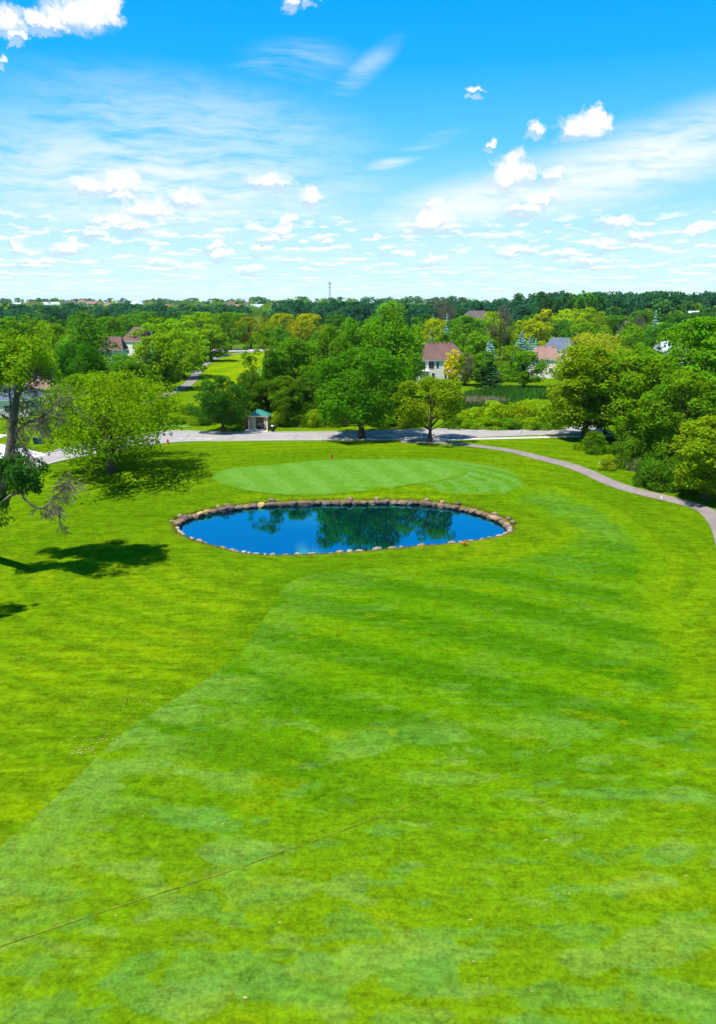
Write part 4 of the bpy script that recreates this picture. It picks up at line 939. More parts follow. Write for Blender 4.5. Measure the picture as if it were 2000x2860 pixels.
# -- far woods as masses of real crowns
def wood(name, label, spots, colr, leaf, n_leaf, seed):
    rng = np.random.default_rng(seed); Vs, Fs, A, Bb, off = [], [], [], [], 0
    protos = []
    for k in range(5):
        m = gen_tree(900 + seed * 7 + k, 'round', 12, 6.0, n_leaf, leaf, 0.05, 26, 0.34)
        for q in m[:2]:
            if q: bpy.data.meshes.remove(q)
        me = m[2]; co = np.empty(len(me.vertices) * 3, np.float32); me.vertices.foreach_get('co', co); a = np.empty(len(me.polygons), np.float32); me.attributes['lv'].data.foreach_get('value', a)
        b = np.empty(len(me.polygons), np.float32); me.attributes['lh'].data.foreach_get('value', b)
        protos.append((co.reshape(-1, 3), a, b)); bpy.data.meshes.remove(me)
    for (x, y, h, wd) in spots:
        co, a, b = protos[rng.integers(5)]; an = rng.random() * 6.28; cs, sn = math.cos(an), math.sin(an)
        s = wd / 12.0; v = np.stack([(co[:, 0] * cs - co[:, 1] * sn) * s + x, (co[:, 0] * sn + co[:, 1] * cs) * s + y, co[:, 2] * h / 12.0 + gz(x, y)], 1)
        n = len(v); Vs.append(v); Fs.append(np.arange(n).reshape(-1, 4) + off); off += n
        tv = rng.random(); A.append(a * 0.5 + tv * 0.5); Bb.append(np.clip(b * 0.3 + rng.random() * 0.7, 0, 1))
    me = np_mesh(name, np.concatenate(Vs), np.concatenate(Fs), False, {'lv': np.concatenate(A), 'lh': np.concatenate(Bb)}); me.materials.append(m_leaf)
    o = link(name, me); o.color = (*[c * LEAF for c in colr], 1); return tag(o, label, 'wood', None, 'stuff')
rw = random.Random(8)
def belt(d0, d1, px0, px1, n, h0, h1):
    out = []
    for k in range(n):
        d = rw.uniform(d0, d1); px_ = rw.uniform(px0, px1); h = rw.uniform(h0, h1)
        out.append(((px_ - 1000) / FPX * d * 0.98, d, h, h * rw.uniform(0.8, 1.15)))
    return out
wood('dark_woods', 'dark teal-green wood stretching along the left horizon', belt(560, 760, -300, 700, 190, 11, 16), (0.013, 0.056, 0.024), 1.5, 420, 1)
wood('dark_woods', 'dark teal-green wood along the right horizon behind the houses', belt(540, 780, 780, 2300, 300, 13, 19), (0.012, 0.056, 0.022), 1.5, 420, 2)
wood('mixed_woods', 'lighter green trees scattered through the dark wood on the skyline', belt(520, 700, -300, 2300, 95, 9, 15), (0.034, 0.090, 0.016), 1.5, 420, 6)
wood('hillside_trees', 'light green trees scattered over the far hillside suburb', belt(850, 1350, -300, 1000, 330, 6, 11) + belt(820, 980, 350, 900, 110, 6, 10), (0.080, 0.150, 0.012), 1.6, 260, 3)
wood('hillside_trees', 'mixed green trees on the far right hillside', belt(560, 900, 1650, 2400, 110, 9, 14), (0.060, 0.110, 0.010), 1.6, 320, 4)
wood('horizon_woods', 'hazy line of woods on the far horizon', [(x, y, h, wd * rw.uniform(1.2, 2.6)) for x, y, h, wd in belt(1400, 3200, -400, 2400, 520, 7, 15)], (0.030, 0.085, 0.026), 2.4, 160, 5)

# -- the half-dead tree at the left edge
hr = np.random.default_rng(77); HY = 68.0
def hp(px, py, dy=0.0): return at_y(px, py, HY + dy)
base_ = np.array((*at(-48, 1545), 0.0)); base_[2] = gz(base_[0], base_[1])
t1 = thing('half_dead_tree', 'half-dead tree at the left edge with bare drooping branches', 'tree', tuple(base_))
def loc(q): return np.asarray(q) - base_
mb = MB(); mb.tube([loc(q) for q in (base_ - (0, 0, .3), hp(-26, 1440), hp(2, 1370), hp(24, 1290), hp(34, 1220), hp(38, 1160), hp(48, 1100), hp(60, 1050), hp(66, 1000))],
                   [0.75, 0.55, 0.5, 0.46, 0.42, 0.34, 0.26, 0.18, 0.08], 9)
mb.build('trunk', m_dead, t1, True)
mb = MB()
LIMBS = [[(38, 1215, 0), (62, 1190, -.5), (95, 1173, -1), (125, 1162, -1.5), (150, 1140, -2), (190, 1122, -2)], [(36, 1170, 0), (30, 1130, 1), (26, 1090, 2), (30, 1050, 2)],
         [(44, 1130, 0), (60, 1095, -1), (85, 1070, -1.5), (110, 1045, -1.5)], [(30, 1175, 0), (5, 1160, 1), (-30, 1140, 1)], [(-2, 1410, 0), (30, 1385, -1), (58, 1375, -1.5), (66, 1392, -2), (85, 1408, -2), (120, 1420, -2.5), (150, 1395, -2.5), (175, 1365, -2.5), (195, 1345, -2.5)],
         [(140, 1405, -2.5), (155, 1415, -2.6), (165, 1440, -2.6), (168, 1475, -2.6)], [(22, 1310, 0), (45, 1320, -1), (60, 1335, -1.5)], [(36, 1230, 0), (50, 1260, 1), (60, 1300, 1.2)], [(50, 1100, 0), (40, 1050, 1), (20, 1010, 1.5)], [(60, 1050, 0), (90, 1010, 0.5), (120, 985, 1)]]
for pl in LIMBS:
    pts = spline([loc(hp(*q)) for q in pl], 0.5); r_ = 0.17 if len(pl) > 4 else 0.11
    mb.tube(pts, np.linspace(r_, 0.035, len(pts)), 5, False)
mb.build('limbs', m_dead, t1, True)
mb = MB()
def twigs(pl, n, ln, droop, up=0.0, depth=2):
    pts = spline([loc(hp(*q)) for q in pl], 0.25)
    for k in range(n):
        q = pts[hr.integers(len(pts) // 6, len(pts))]; d = unit(np.array((hr.normal(0.25, 0.6), hr.normal(0, 0.5), hr.normal(-0.5 + up, 0.5))))
        branch_rec(mb, hr, q, d, ln * hr.uniform(0.5, 1.2), 0.032, depth, droop, 3, 0.015, (3, 4))
twigs(LIMBS[0], 46, 1.6, 0.10, 0.25); twigs(LIMBS[0], 18, 1.3, 0.0, 0.9); twigs(LIMBS[1], 16, 1.1, 0.0, 0.8); twigs(LIMBS[2], 40, 1.3, 0.02, 0.8)
twigs(LIMBS[3], 12, 1.2, 0.05, 0.3); twigs(LIMBS[4][4:], 30, 1.1, 0.16, 0.0); twigs(LIMBS[4][6:], 26, 1.2, 0.06, 0.5); twigs(LIMBS[5], 14, 0.7, 0.2); twigs(LIMBS[7], 30, 1.0, 0.15); twigs([(40, 1200, 0), (60, 1240, -1), (90, 1290, -1.5)], 26, 1.1, 0.15)
mb.build('twigs', m_dead, t1)
def leaf_mass(specs, n_leaf, leaf, colr, seed):
    rng = np.random.default_rng(seed); C, rr = [], []
    for (px_, py_, dy, rx, ry, nc) in specs:
        c0 = loc(hp(px_, py_, dy)); sx = rx * HY / FPX * 1.05; sz = ry * HY / FPX * 1.05
        for k in range(nc):
            d = unit(rng.normal(size=3)) * rng.random() ** 0.4
            C.append(c0 + d * (sx, sx * 0.9, sz) * 0.82); rr.append(min(sx, sz) * rng.uniform(0.28, 0.5))
    C = np.array(C); rr = np.array(rr); wg = rr ** 2 / (rr ** 2).sum(); idx = rng.choice(len(C), n_leaf, p=wg)
    d = unit(rng.normal(size=(n_leaf, 3)) + (0, 0, 0.4)); pos = C[idx] + d * rr[idx, None] * rng.uniform(0.55, 1.08, (n_leaf, 1))
    V, F = cards(pos, unit(d * 0.7 + (0, 0, 0.4) + rng.normal(size=(n_leaf, 3)) * 0.55), leaf * rng.uniform(0.6, 1.3, n_leaf), rng, 0.8)
    cl = rng.random(len(C)); me = np_mesh('crown', V, F, False, {'lv': 0.5 * rng.random(n_leaf) + 0.5 * cl[idx], 'lh': rng.random(n_leaf)}); me.materials.append(m_leaf)
    o = link('crown', me, t1); o.color = (*[c * LEAF for c in colr], 1); return o
leaf_mass([(60, 1010, 0, 120, 78, 40), (20, 960, 1, 70, 40, 14), (120, 1000, 1.5, 60, 55, 14), (-60, 1010, 1, 120, 90, 30), (10, 1075, 0, 50, 32, 8), (-110, 1120, 2, 80, 80, 14)], 21000, 0.24, (0.080, 0.145, 0.004), 5)  # unseen clusters beyond the left edge are enlarged to widen the shade below
leaf_mass([(62, 1322, -1.2, 72, 50, 22), (20, 1300, -.5, 50, 45, 14), (85, 1350, -1.5, 55, 42, 14), (50, 1360, -1, 45, 36, 8), (5, 1350, 0, 40, 60, 10)], 6500, 0.22, (0.018, 0.064, 0.007), 6)
leaf_mass([(8, 1440, -.5, 30, 52, 12), (-30, 1400, 0, 60, 60, 12), (28, 1245, 0.4, 22, 18, 3), (55, 1178, -.3, 14, 12, 2)], 3200, 0.22, (0.020, 0.070, 0.007), 8)
# a neighbour outside the frame whose shade falls on the rough at the left edge
tree('round', -205, 1330, 0, 130, G_MID, 'round tree just outside the left edge, seen by its shade on the rough', v=0, ybase=1735, lod=1)

# ------------------------------------------------------------------ reeds, marsh and creek
m_reed = simple('dry_reeds', (0.24, 0.20, 0.13), 0.9, 0.3, 3.0, 0.1)
m_marsh = simple('marsh_grass', (0.020, 0.085, 0.006), 0.95, 0.35, 0.35, 0.1)
def blades(name, poly, n, h, wdt, mat, label, seed, lean=0.25):
    rng = np.random.default_rng(seed); poly = np.asarray(poly); lo, hi = poly.min(0), poly.max(0)
    q = rng.uniform(lo, hi, (n * 3, 2)); q = q[inside(q[:, 0], q[:, 1], poly)][:n]; n = len(q)
    z = ground_z(q[:, 0], q[:, 1]); a = rng.random(n) * 6.28; hh = h * rng.uniform(0.6, 1.25, n)
    u = np.stack([np.cos(a), np.sin(a), 0 * a], 1) * wdt; ln = np.stack([rng.normal(0, lean, n), rng.normal(0, lean, n), np.ones(n)], 1) * hh[:, None]
    b = np.column_stack([q, z - 0.02]); V = np.stack([b - u, b + u, b + ln], 1).reshape(-1, 3)
    o = link(name, np_mesh(name, V, np.arange(n * 3).reshape(n, 3)), None, mat); return tag(o, label, 'grass', None, 'stuff')
MAR = [at(*p) for p in [(1262, 1130), (1300, 1098), (1400, 1086), (1560, 1084), (1560, 1120), (1400, 1140), (1280, 1146)]]
sheet('marsh', MAR, m_marsh, 0.06, 4.0)
m_mg = simple('marsh_blades', (0.030, 0.110, 0.006), 0.95, 0.35, 0.5, 0.1)
blades('marsh_grass', MAR, 9000, 1.1, 0.10, m_mg, 'dark green marsh grass behind the hedge row', 3)
blades('dry_reeds', [at(*p) for p in [(1295, 1120), (1330, 1117), (1420, 1124), (1400, 1132), (1300, 1132)]], 1500, 1.3, 0.07, m_reed, 'pale dry reeds at the marsh edge', 4)
blades('dry_reeds', [at(*p) for p in [(1745, 1290), (1785, 1298), (1790, 1318), (1750, 1312)]], 500, 1.6, 0.05, m_reed, 'pale dry reeds by the creek under the trees', 5)
CRK = spline([at(*p) for p in [(1720, 1268), (1780, 1272), (1860, 1285), (1960, 1296), (2060, 1310), (2060, 1345), (1950, 1330), (1860, 1318), (1790, 1306), (1730, 1288)]], 0.8, True)
sheet('creek_water', CRK, m_water, 0.05, 2.5)
m_flower = simple('white_flowers', (0.7, 0.75, 0.55), 0.8, 0.1, 3.0)
fb = tree('bush', 1700, 1272, 0, 62, (0.10, 0.16, 0.004), 'low bright bush dotted with white flowers by the creek', v=1, lod=0, ybase=1302)
fr_ = np.random.default_rng(4); nf = 160; q = unit(fr_.normal(size=(nf, 3)) + (0, -0.4, 0.8)) * (1.5, 1.3, 1.3); q[:, 2] = np.abs(q[:, 2])
V, F = cards(q, unit(fr_.normal(size=(nf, 3)) * 0.4 + (0, -0.3, 1)), np.full(nf, 0.13), fr_)
link('blossom', np_mesh('blossom', V, F), fb, m_flower)
# a ragged margin of longer grass behind the far stones of the pond
m_tuft = simple('long_grass', (0.125, 0.130, 0.006), 0.95, 0.4, 1.0, 0.1)
rng = np.random.default_rng(12); sN = 5200; ss = rng.uniform(0, PL[-1], sN); Q = np.array([pond_pt(v) for v in ss]); od = unit(Q - ctr)
far_ = ss < tipR; Q = Q + od * (np.where(far_, 0.55, 0.4) + rng.exponential(0.28, sN))[:, None]
a = rng.random(sN) * 6.28; u = np.stack([np.cos(a), np.sin(a), 0 * a], 1) * 0.03; hh = np.where(far_, 0.28, 0.16) * rng.uniform(0.5, 1.3, sN)
b = np.column_stack([Q, ground_z(Q[:, 0], Q[:, 1]) - 0.02]); ln = np.stack([rng.normal(0, .3, sN), rng.normal(0, .3, sN), np.ones(sN)], 1) * hh[:, None]
o = link('long_grass', np_mesh('long_grass', np.stack([b - u, b + u, b + ln], 1).reshape(-1, 3), np.arange(sN * 3).reshape(-1, 3)), None, m_tuft); tag(o, 'ragged long grass behind the stones of the pond', 'grass', None, 'stuff')

# ------------------------------------------------------------------ marks on the turf
m_straw = simple('dry_straw_turf', (0.135, 0.150, 0.012), 0.95, 0.3, 4.0, 0.1)
m_groove = simple('groove_turf', (0.070, 0.118, 0.002), 0.95, 0.3, 4.0, 0.1)
LINE = spline([at(*p) for p in [(-200, 2722), (0, 2648), (324, 2536), (635, 2430), (1000, 2293), (1268, 2194), (1436, 2135), (1623, 2048), (1720, 1995)]], 0.4)
def ragged(name, line, wd, mat, off, keep, seed, kind='structure'):
    rng = np.random.default_rng(seed); n = len(line); a = offset(line, -wd / 2 + rng.normal(0, wd * .2, n)[:, None]); b = offset(line, wd / 2 + rng.normal(0, wd * .2, n)[:, None])
    V = np.concatenate([a, b]); z = ground_z(V[:, 0], V[:, 1]) + off; i = np.arange(n - 1); i = i[rng.random(n - 1) < keep(i / n)]
    return tag(link(name, np_mesh(name, np.column_stack([V, z]), np.stack([i, i + 1, n + i + 1, n + i], 1)), None, mat), kind=kind)
ragged('turf_seam', offset(LINE, -0.03), 0.035, m_groove, 0.045, lambda f: np.where(f < 0.8, 0.9, 0.6), 1)
ragged('turf_seam', offset(LINE, 0.03), 0.045, m_straw, 0.050, lambda f: np.where(f < 0.62, 0.75, 0.2), 2)
rng = np.random.default_rng(31); Vd, Fd = [], []
def flake(x, y, r):
    k = 7; a = np.arange(k) * 2 * np.pi / k + rng.random(); rr = r * rng.uniform(0.5, 1.2, k)
    n = sum(len(v) for v in Vd); X, Y = x + rr * np.cos(a) * 1.5, y + rr * np.sin(a) * 0.8
    Vd.append(np.column_stack([X, Y, ground_z(X, Y) + 0.048])); Fd.append(np.arange(k)[None, :] + n)
for (x, y, r) in [(782, 2569, .10), (648, 2582, .07), (600, 2296, .08), (621, 2299, .08), (686, 2781, .1), (705, 2493, .07), (260, 2289, .06), (399, 2283, .07), (323, 2558, .07), (1526, 2334, .11), (1590, 2484, .09), (1312, 2556, .09), (1324, 2676, .08), (1361, 2724, .06), (1918, 2443, .09), (1970, 2428, .07), (1485, 2762, .06), (1560, 2486, .06), (253, 1810, .09), (1110, 2225, .06)]:
    flake(*at(x, y), r * 0.7)
for (cx_, cy_, n_, sx_, sy_) in [(275, 2072, 26, 40, 10), (216, 2107, 18, 16, 6), (250, 2095, 12, 30, 8), (410, 1962, 16, 30, 10), (470, 1912, 9, 60, 14), (290, 2050, 10, 60, 20), (90, 1842, 10, 40, 20)]:
    for k in range(n_): flake(*at(cx_ + rng.normal(0, sx_), cy_ + rng.normal(0, sy_)), rng.uniform(0.02, 0.06))
o = link('divots', np_mesh('divots', np.concatenate(Vd), np.concatenate(Fd)), None, simple('sandy_divots', (0.30, 0.25, 0.10), 0.95, 0.25, 5.0, 0.1)); tag(o, 'sandy divots and dry straw scars scattered over the turf', 'divots', None, 'stuff')

# ------------------------------------------------------------------ golf flag, shelter, bin, hydrant and signs
m_red = simple('red_cloth', (0.55, 0.012, 0.012), 0.8, 0.1, 5.0)
m_metal = simple('grey_metal', (0.32, 0.32, 0.33), 0.45, 0.05, 4.0, 0.5, 0.6)
m_black = simple('black_plastic', (0.012, 0.016, 0.02), 0.5, 0.1, 4.0)
fx, fy = at(931, 1317); fz = gz(fx, fy) + 0.05
fl = thing('golf_flag', 'red golf flag on a thin pole standing on the green', 'flag', (fx, fy, fz))
MB().tube([(0, 0, -0.1), (0, 0, 2.35)], 0.022, 8).build('pole', simple('flag_pole', (0.35, 0.30, 0.12), 0.5, 0.1, 4.0), fl)
k = 9; V = []; 
for i_ in range(k):
    t = i_ / (k - 1); yv = 0.05 * math.sin(t * 6); V += [(0.02 - 0.30 * t, yv - 0.03 * t, 2.33 - 0.10 * t), (0.02 - 0.30 * t, yv - 0.05 * t, 1.86 - 0.30 * t)]
V = np.array(V); V2 = V + (0, 0.012, 0); F = [(2 * j, 2 * j + 1, 2 * j + 3, 2 * j + 2) for j in range(k - 1)]
n = len(V); F2 = [tuple(n + q for q in f[::-1]) for f in F]
MB().add(np.vstack([V, V2]), F + F2).build('cloth', m_red, fl, True)
MB().lathe([(0.054, 0.0), (0.054, 0.012)], 12).build('cup_rim', m_white, fl)

m_brick = simple('tan_brick', (0.54, 0.32, 0.15), 0.9, 0.12, 6.0)
m_brick2 = simple('brown_screen_boards', (0.33, 0.19, 0.10), 0.9, 0.12, 6.0)
m_teal = simple('green_shingles', (0.028, 0.155, 0.125), 0.85, 0.2, 5.0, 0.2)
m_dark = simple('dark_inside', (0.05, 0.05, 0.055), 0.9, 0.1, 4.0)
m_pink = simple('light_panel', (0.54, 0.45, 0.28), 0.8, 0.1, 4.0)
sx0, sy0 = at(721, 1201)
sh = thing('shelter', 'small tan golf shelter with green hipped roof beside the road', 'shelter', (sx0, sy0, gz(sx0, sy0)), R(-5))
W2, D2, HH = 1.72, 1.15, 2.4
MB().box(-W2, W2, 2 * D2 - .12, 2 * D2, 0, HH).build('back_wall', m_brick, sh)
MB().box(-W2, -W2 + .12, 0.13, 2 * D2 - .12, 0, HH).build('side_wall', m_brick, sh)
MB().box(W2 - .12, W2, 0.13, 2 * D2 - .12, 0, HH).build('side_wall', m_brick, sh)
MB().box(-W2 + .14, -1.25 + .14, 0, .12, 0, HH).build('front_wall', m_brick, sh)
MB().box(1.05, W2 - .14, 0, .12, 0, HH).build('front_wall', m_brick, sh)
MB().box(-1.10, -0.42, 0.16, 0.24, 0.12, 2.3).build('inner_panel', m_pink, sh)
for x in (-W2, W2 - .14): MB().box(x, x + .14, -.02, .12, 0, HH).build('corner_post', m_trim, sh)
MB().box(-1.1, 1.05, -0.01, .13, 0.02, .12).build('threshold', m_trim, sh)
MB().box(-0.5, 1.5, 1.45, 1.95, .42, .52).build('bench_seat', m_trim, sh)
for x in (-0.4, 1.3): MB().box(x, x + .1, 1.55, 1.9, 0, .42).build('bench_leg', m_dark, sh)
MB().box(-0.5, 1.5, 1.95, 2.01, .6, .95).build('bench_back', m_trim, sh)
E = .25
MB().box(-W2 - E, W2 + E, -E, -E + .06, HH - .02, HH + .16).box(-W2 - E, W2 + E, 2 * D2 + E - .06, 2 * D2 + E, HH - .02, HH + .16).box(-W2 - E, -W2 - E + .06, -E + .06, 2 * D2 + E - .06, HH - .02, HH + .16).box(W2 + E - .06, W2 + E, -E + .06, 2 * D2 + E - .06, HH - .02, HH + .16).build('fascia', m_trim, sh)
def hip(x0, x1, y0, y1, z0, rise, ridge, along='x'):
    cx_, cy_ = (x0 + x1) / 2, (y0 + y1) / 2
    r1, r2 = ((cx_ - ridge / 2, cy_), (cx_ + ridge / 2, cy_)) if along == 'x' else ((cx_, cy_ - ridge / 2), (cx_, cy_ + ridge / 2))
    V = [(x0, y0, z0), (x1, y0, z0), (x1, y1, z0), (x0, y1, z0), (*r1, z0 + rise), (*r2, z0 + rise)]
    if along == 'x': F = [(0, 1, 5, 4), (1, 2, 5), (2, 3, 4, 5), (3, 0, 4), (3, 2, 1, 0)]
    else: F = [(0, 1, 4), (1, 2, 5, 4), (2, 3, 5), (3, 0, 4, 5), (3, 2, 1, 0)]
    return V, F
MB().add(*hip(-W2 - E - .04, W2 + E + .04, -E - .04, 2 * D2 + E + .04, HH + .17, 1.0, 0.5)).build('roof', m_teal, sh)
MB().box(-2.55, -1.85, 1.2, 1.26, 0, 2.0).box(-2.6, -2.54, .6, 1.26, 0, 2.0).build('screen', m_brick2, sh)
MB().box(-2.62, -2.56, 1.27, 1.34, 0, 2.05).build('screen_post', m_trim, sh)
sheet('shelter_pad', [at(*p) for p in [(682, 1204), (690, 1200), (746, 1200), (748, 1208), (684, 1210)]], m_conc, 0.05, 1.0)

bx, by = at(762, 1207)
bn = thing('litter_bin', 'dark litter bin with shiny domed lid right of the shelter', 'litter bin', (bx, by, gz(bx, by)))
MB().lathe([(.26, .08), (.30, .2), (.32, .95), (.30, 1.0)], 14).build('body', m_black, bn, True)
MB().lathe([(.33, 1.0), (.33, 1.06), (.27, 1.2), (.12, 1.28), (.02, 1.3)], 14).build('lid', simple('shiny_lid', (.55, .6, .65), .25, .05, 3, .6, .8), bn, True)
MB().box(-.4, .4, -.4, .4, 0, .08).build('base', m_conc, bn)

hx, hy = at(469, 1240)
hyd = thing('fire_hydrant', 'red fire hydrant at the near edge of the road', 'hydrant', (hx, hy, gz(hx, hy)))
m_hyd = simple('hydrant_paint', (0.50, 0.035, 0.02), .5, .1, 5)
MB().lathe([(.20, 0), (.20, .06), (.13, .08), (.13, .55), (.17, .57), (.17, .62), (.12, .72), (.04, .80), (.04, .86)], 12).build('barrel', m_hyd, hyd, True)
MB().tube([(-.26, 0, .42), (.26, 0, .42)], .065, 8).build('side_nozzle', m_hyd, hyd)
MB().tube([(0, -.25, .42), (0, 0, .42)], .08, 8).build('front_nozzle', m_hyd, hyd)

stx, sty = at(408, 1226)
sg = thing('stop_sign', 'red octagonal road sign under a green street blade, half hidden by leaves', 'road sign', (stx, sty, gz(stx, sty)), R(8))
MB().tube([(0, 0, -.2), (0, 0, 3.0)], .03, 6).build('post', m_metal, sg)
o8 = [(.40 * math.cos(R(22.5 + 45 * k)), -.05, 2.15 + .40 * math.sin(R(22.5 + 45 * k))) for k in range(8)]; o8b = [(x, y + .02, z) for x, y, z in o8]
MB().add(o8 + o8b, [list(range(8)), list(range(15, 7, -1))] + [(k, 8 + k, 8 + (k + 1) % 8, (k + 1) % 8) for k in range(8)]).build('octagon', simple('sign_red', (.5, .015, .015), .5, .05, 3), sg)
MB().box(-.45, .45, -.045, -.03, 2.72, 2.95).build('street_blade', simple('sign_green', (.01, .22, .12), .5, .05, 3), sg)

mkx, mky = at(1847, 1397)
mk = thing('yardage_marker', 'small white marker post beside the cart path', 'marker', (mkx, mky, gz(mkx, mky)))
MB().box(-.10, .10, -.06, .06, -.1, .34).build('post', m_white, mk); MB().box(-.12, .12, -.08, .08, .34, .40).build('cap', m_trim, mk)
ox, oy = at(1297, 1523)
oc = thing('marker_tuft', 'small orange-yellow marker on the near pond edge', 'marker', (ox, oy, gz(ox, oy) + 0.15))
V, F = cards(np.random.default_rng(3).normal(0, .11, (160, 3)) + (0, 0, .16), unit(np.random.default_rng(4).normal(size=(160, 3))), np.full(160, .14), np.random.default_rng(5))
link('flower_head', np_mesh('flower_head', V, F), oc, simple('orange_bloom', (.60, .27, .01), .8, .2, 6)); MB().tube([(0, 0, -.2), (0, 0, .2)], .02, 5).build('stem', m_bark, oc)

# ------------------------------------------------------------------ houses
m_pane = simple('dark_glass', (0.025, 0.03, 0.04), 0.08, 0.1, 1.0, 0.6)
m_siding = simple('cream_siding', (0.66, 0.60, 0.52), 0.8, 0.05, 1.0)
ROOFS = {'brown': simple('brown_shingles', (0.125, 0.070, 0.060), .9, .14, 3.0, .2), 'pink': simple('pinkish_shingles', (0.22, 0.130, 0.105), .9, .10, 3.0, .2), 'blue': simple('blue_grey_shingles', (0.085, 0.110, 0.150), .9, .12, 3.0, .2),
         'grey': simple('pale_grey_shingles', (0.36, 0.41, 0.46), .9, .10, 3.0, .2), 'dark': simple('dark_brown_shingles', (0.10, 0.075, 0.08), .9, .12, 3.0, .2)}
def gable(x0, x1, y0, y1, z0, rise):
    cy_ = (y0 + y1) / 2; V = [(x0, y0, z0), (x1, y0, z0), (x1, y1, z0), (x0, y1, z0), (x0, cy_, z0 + rise), (x1, cy_, z0 + rise)]
    return V, [(0, 1, 5, 4), (1, 2, 5), (2, 3, 4, 5), (3, 0, 4), (3, 2, 1, 0)]
def house(label, X, Y, rz, w_, d_, h_, roof, rise, rtype='hip', ridge=0.5, wins=(), wall=None, vents=0, chim=False, group=None, z=None):
    hs_ = thing('house', label, 'house', (X, Y, gz(X, Y) if z is None else z), rz, group)
    MB().box(-w_ / 2, w_ / 2, 0, d_, -1.0, h_).build('wall', wall or m_siding, hs_)
    e = .45
    V, F = hip(-w_ / 2 - e, w_ / 2 + e, -e, d_ + e, h_ + .16, rise, ridge * w_) if rtype == 'hip' else gable(-w_ / 2 - e, w_ / 2 + e, -e, d_ + e, h_ + .16, rise)
    rf__ = MB().add(V, F).build('roof', ROOFS[roof], hs_)
    MB().box(-w_ / 2 - e + .03, w_ / 2 + e - .03, -e + .03, d_ + e - .03, h_ - .02, h_ + .15).build('fascia', m_trim, hs_)
    if rtype == 'gable_end':
        pass
    for k in range(vents):
        x = (-.42 + .84 * k / max(vents - 1, 1)) * ridge * w_; f = .92
        MB().box(x - .2, x + .2, -e + (d_ / 2 + e) * f - .15, -e + (d_ / 2 + e) * f + .2, h_ + .16 + rise * f - .1, h_ + .16 + rise * f + .22).build('vent', m_dark, rf__)
    if chim: MB().tube([(-.1 * w_, d_ * .24, h_ + .5), (-.1 * w_, d_ * .24, h_ + rise * .48 + 1.1)], .12, 8).build('flue', m_metal, rf__)
    for (x, z0, ww, hh_) in wins:
        wn = MB().box(x - ww / 2 - .08, x + ww / 2 + .08, -.06, .05, z0 - .08, z0 + hh_ + .08).build('window', m_trim, hs_)
        MB().box(x - ww / 2, x - .02, -.085, -.055, z0, z0 + hh_).build('pane', m_pane, wn); MB().box(x + .02, x + ww / 2, -.085, -.055, z0, z0 + hh_).build('pane', m_pane, wn)
    return hs_
def at_d(px, d): return at_y(px, 1000, d)[0]
h1 = house('white two-storey house with brown hipped roof behind the golden tree', at_d(1236, 226), 226, R(3), 14.5, 11, 5.7, 'brown', 4.6, 'hip', .52,
           [(-3.2, 3.4, 1.5, 2.0), (-1.4, 3.6, .7, 1.7), (1.0, 3.6, .6, 1.7), (2.5, 3.5, 1.3, 1.8), (5.2, 3.5, 1.2, 1.8), (1.0, .5, .6, 1.8), (2.6, .3, 1.8, 2.1), (4.4, .5, .6, 1.8), (-2.6, .4, .8, 1.7)], vents=6, chim=True)
dk_ = MB().box(-7.2, -3.9, -2.6, -.1, 2.7, 2.95).build('deck', m_trim, h1)
for x in (-7.1, -4.1): MB().box(x, x + .16, -2.5, -2.34, -.5, 2.7).build('post', m_trim, dk_)
MB().box(-7.2, -3.9, -2.6, -2.52, 3.75, 3.83).box(-7.2, -7.12, -2.52, -.1, 3.75, 3.83).build('railing', m_dark, dk_)
MB().box(-6.9, -5.0, -.09, -.01, 3.0, 5.2).build('porch_glazing', m_pane, h1)
fu = thing('garden_fountain', 'white garden ornament on the lawn left of the white house', 'fountain', (at_d(1157, 212), 212, gz(at_d(1157, 212), 212)))
MB().lathe([(1.1, 0), (1.2, .4), (1.0, .45), (.2, .5), (.15, 1.0), (.5, 1.1), (.1, 1.2), (.1, 1.8), (.02, 1.9)], 12).build('basin', m_white, fu, True)
house('pink-roofed house right of the blue spruces', at_d(1522, 232), 232, R(-14), 8.6, 9, 5.4, 'pink', 3.6, 'hip', .62, [(-2, 1.6, 1.2, 1.4), (2, 1.6, 1.2, 1.4)], vents=3)
house('blue-grey roofed house behind the pink-roofed house', at_d(1548, 265), 262, R(-25), 9.5, 11, 6.4, 'blue', 3.8, 'hip', .6, [(-2, 3.6, 1.2, 1.4), (2, 3.6, 1.2, 1.4)])
h3 = house('white gabled house with pale grey roof among the right trees', at_d(1882, 250), 250, R(0), 6.5, 9, 6.6, 'grey', 3.2, 'gable', .6, [(-1.5, 4.2, 1.0, 1.2), (1.5, 4.2, 1.0, 1.2)], wall=m_trim)
V, F = [(-2.6, -1.2, 6.2), (0.2, -1.2, 6.2), (-1.2, -1.2, 8.0), (-2.6, 2.5, 6.2), (0.2, 2.5, 6.2), (-1.2, 2.5, 8.0)], [(0, 1, 2), (3, 5, 4), (1, 4, 5, 2), (0, 2, 5, 3), (0, 3, 4, 1)]
gb = MB().add(V, F).build('dormer', ROOFS['grey'], h3); MB().add([(-2.3, -1.23, 6.25), (-.1, -1.23, 6.25), (-1.2, -1.23, 7.65)], [(0, 1, 2)]).build('gable_face', m_trim, gb)
house('left brown-roofed house with dark porch among the left gardens', at_d(312, 255), 255, R(6), 7.0, 9, 6.8, 'brown', 4.0, 'hip', .75, [(-1.6, 3.9, 1.2, 1.3), (0.6, 3.9, 1.2, 1.3)])
house('right brown-roofed house beside the purple tree', at_d(375, 290), 288, R(-20), 8.5, 10, 8.0, 'brown', 4.9, 'hip', .5, [(-2, 3.8, 1.2, 1.3), (2, 3.8, 1.2, 1.3)])
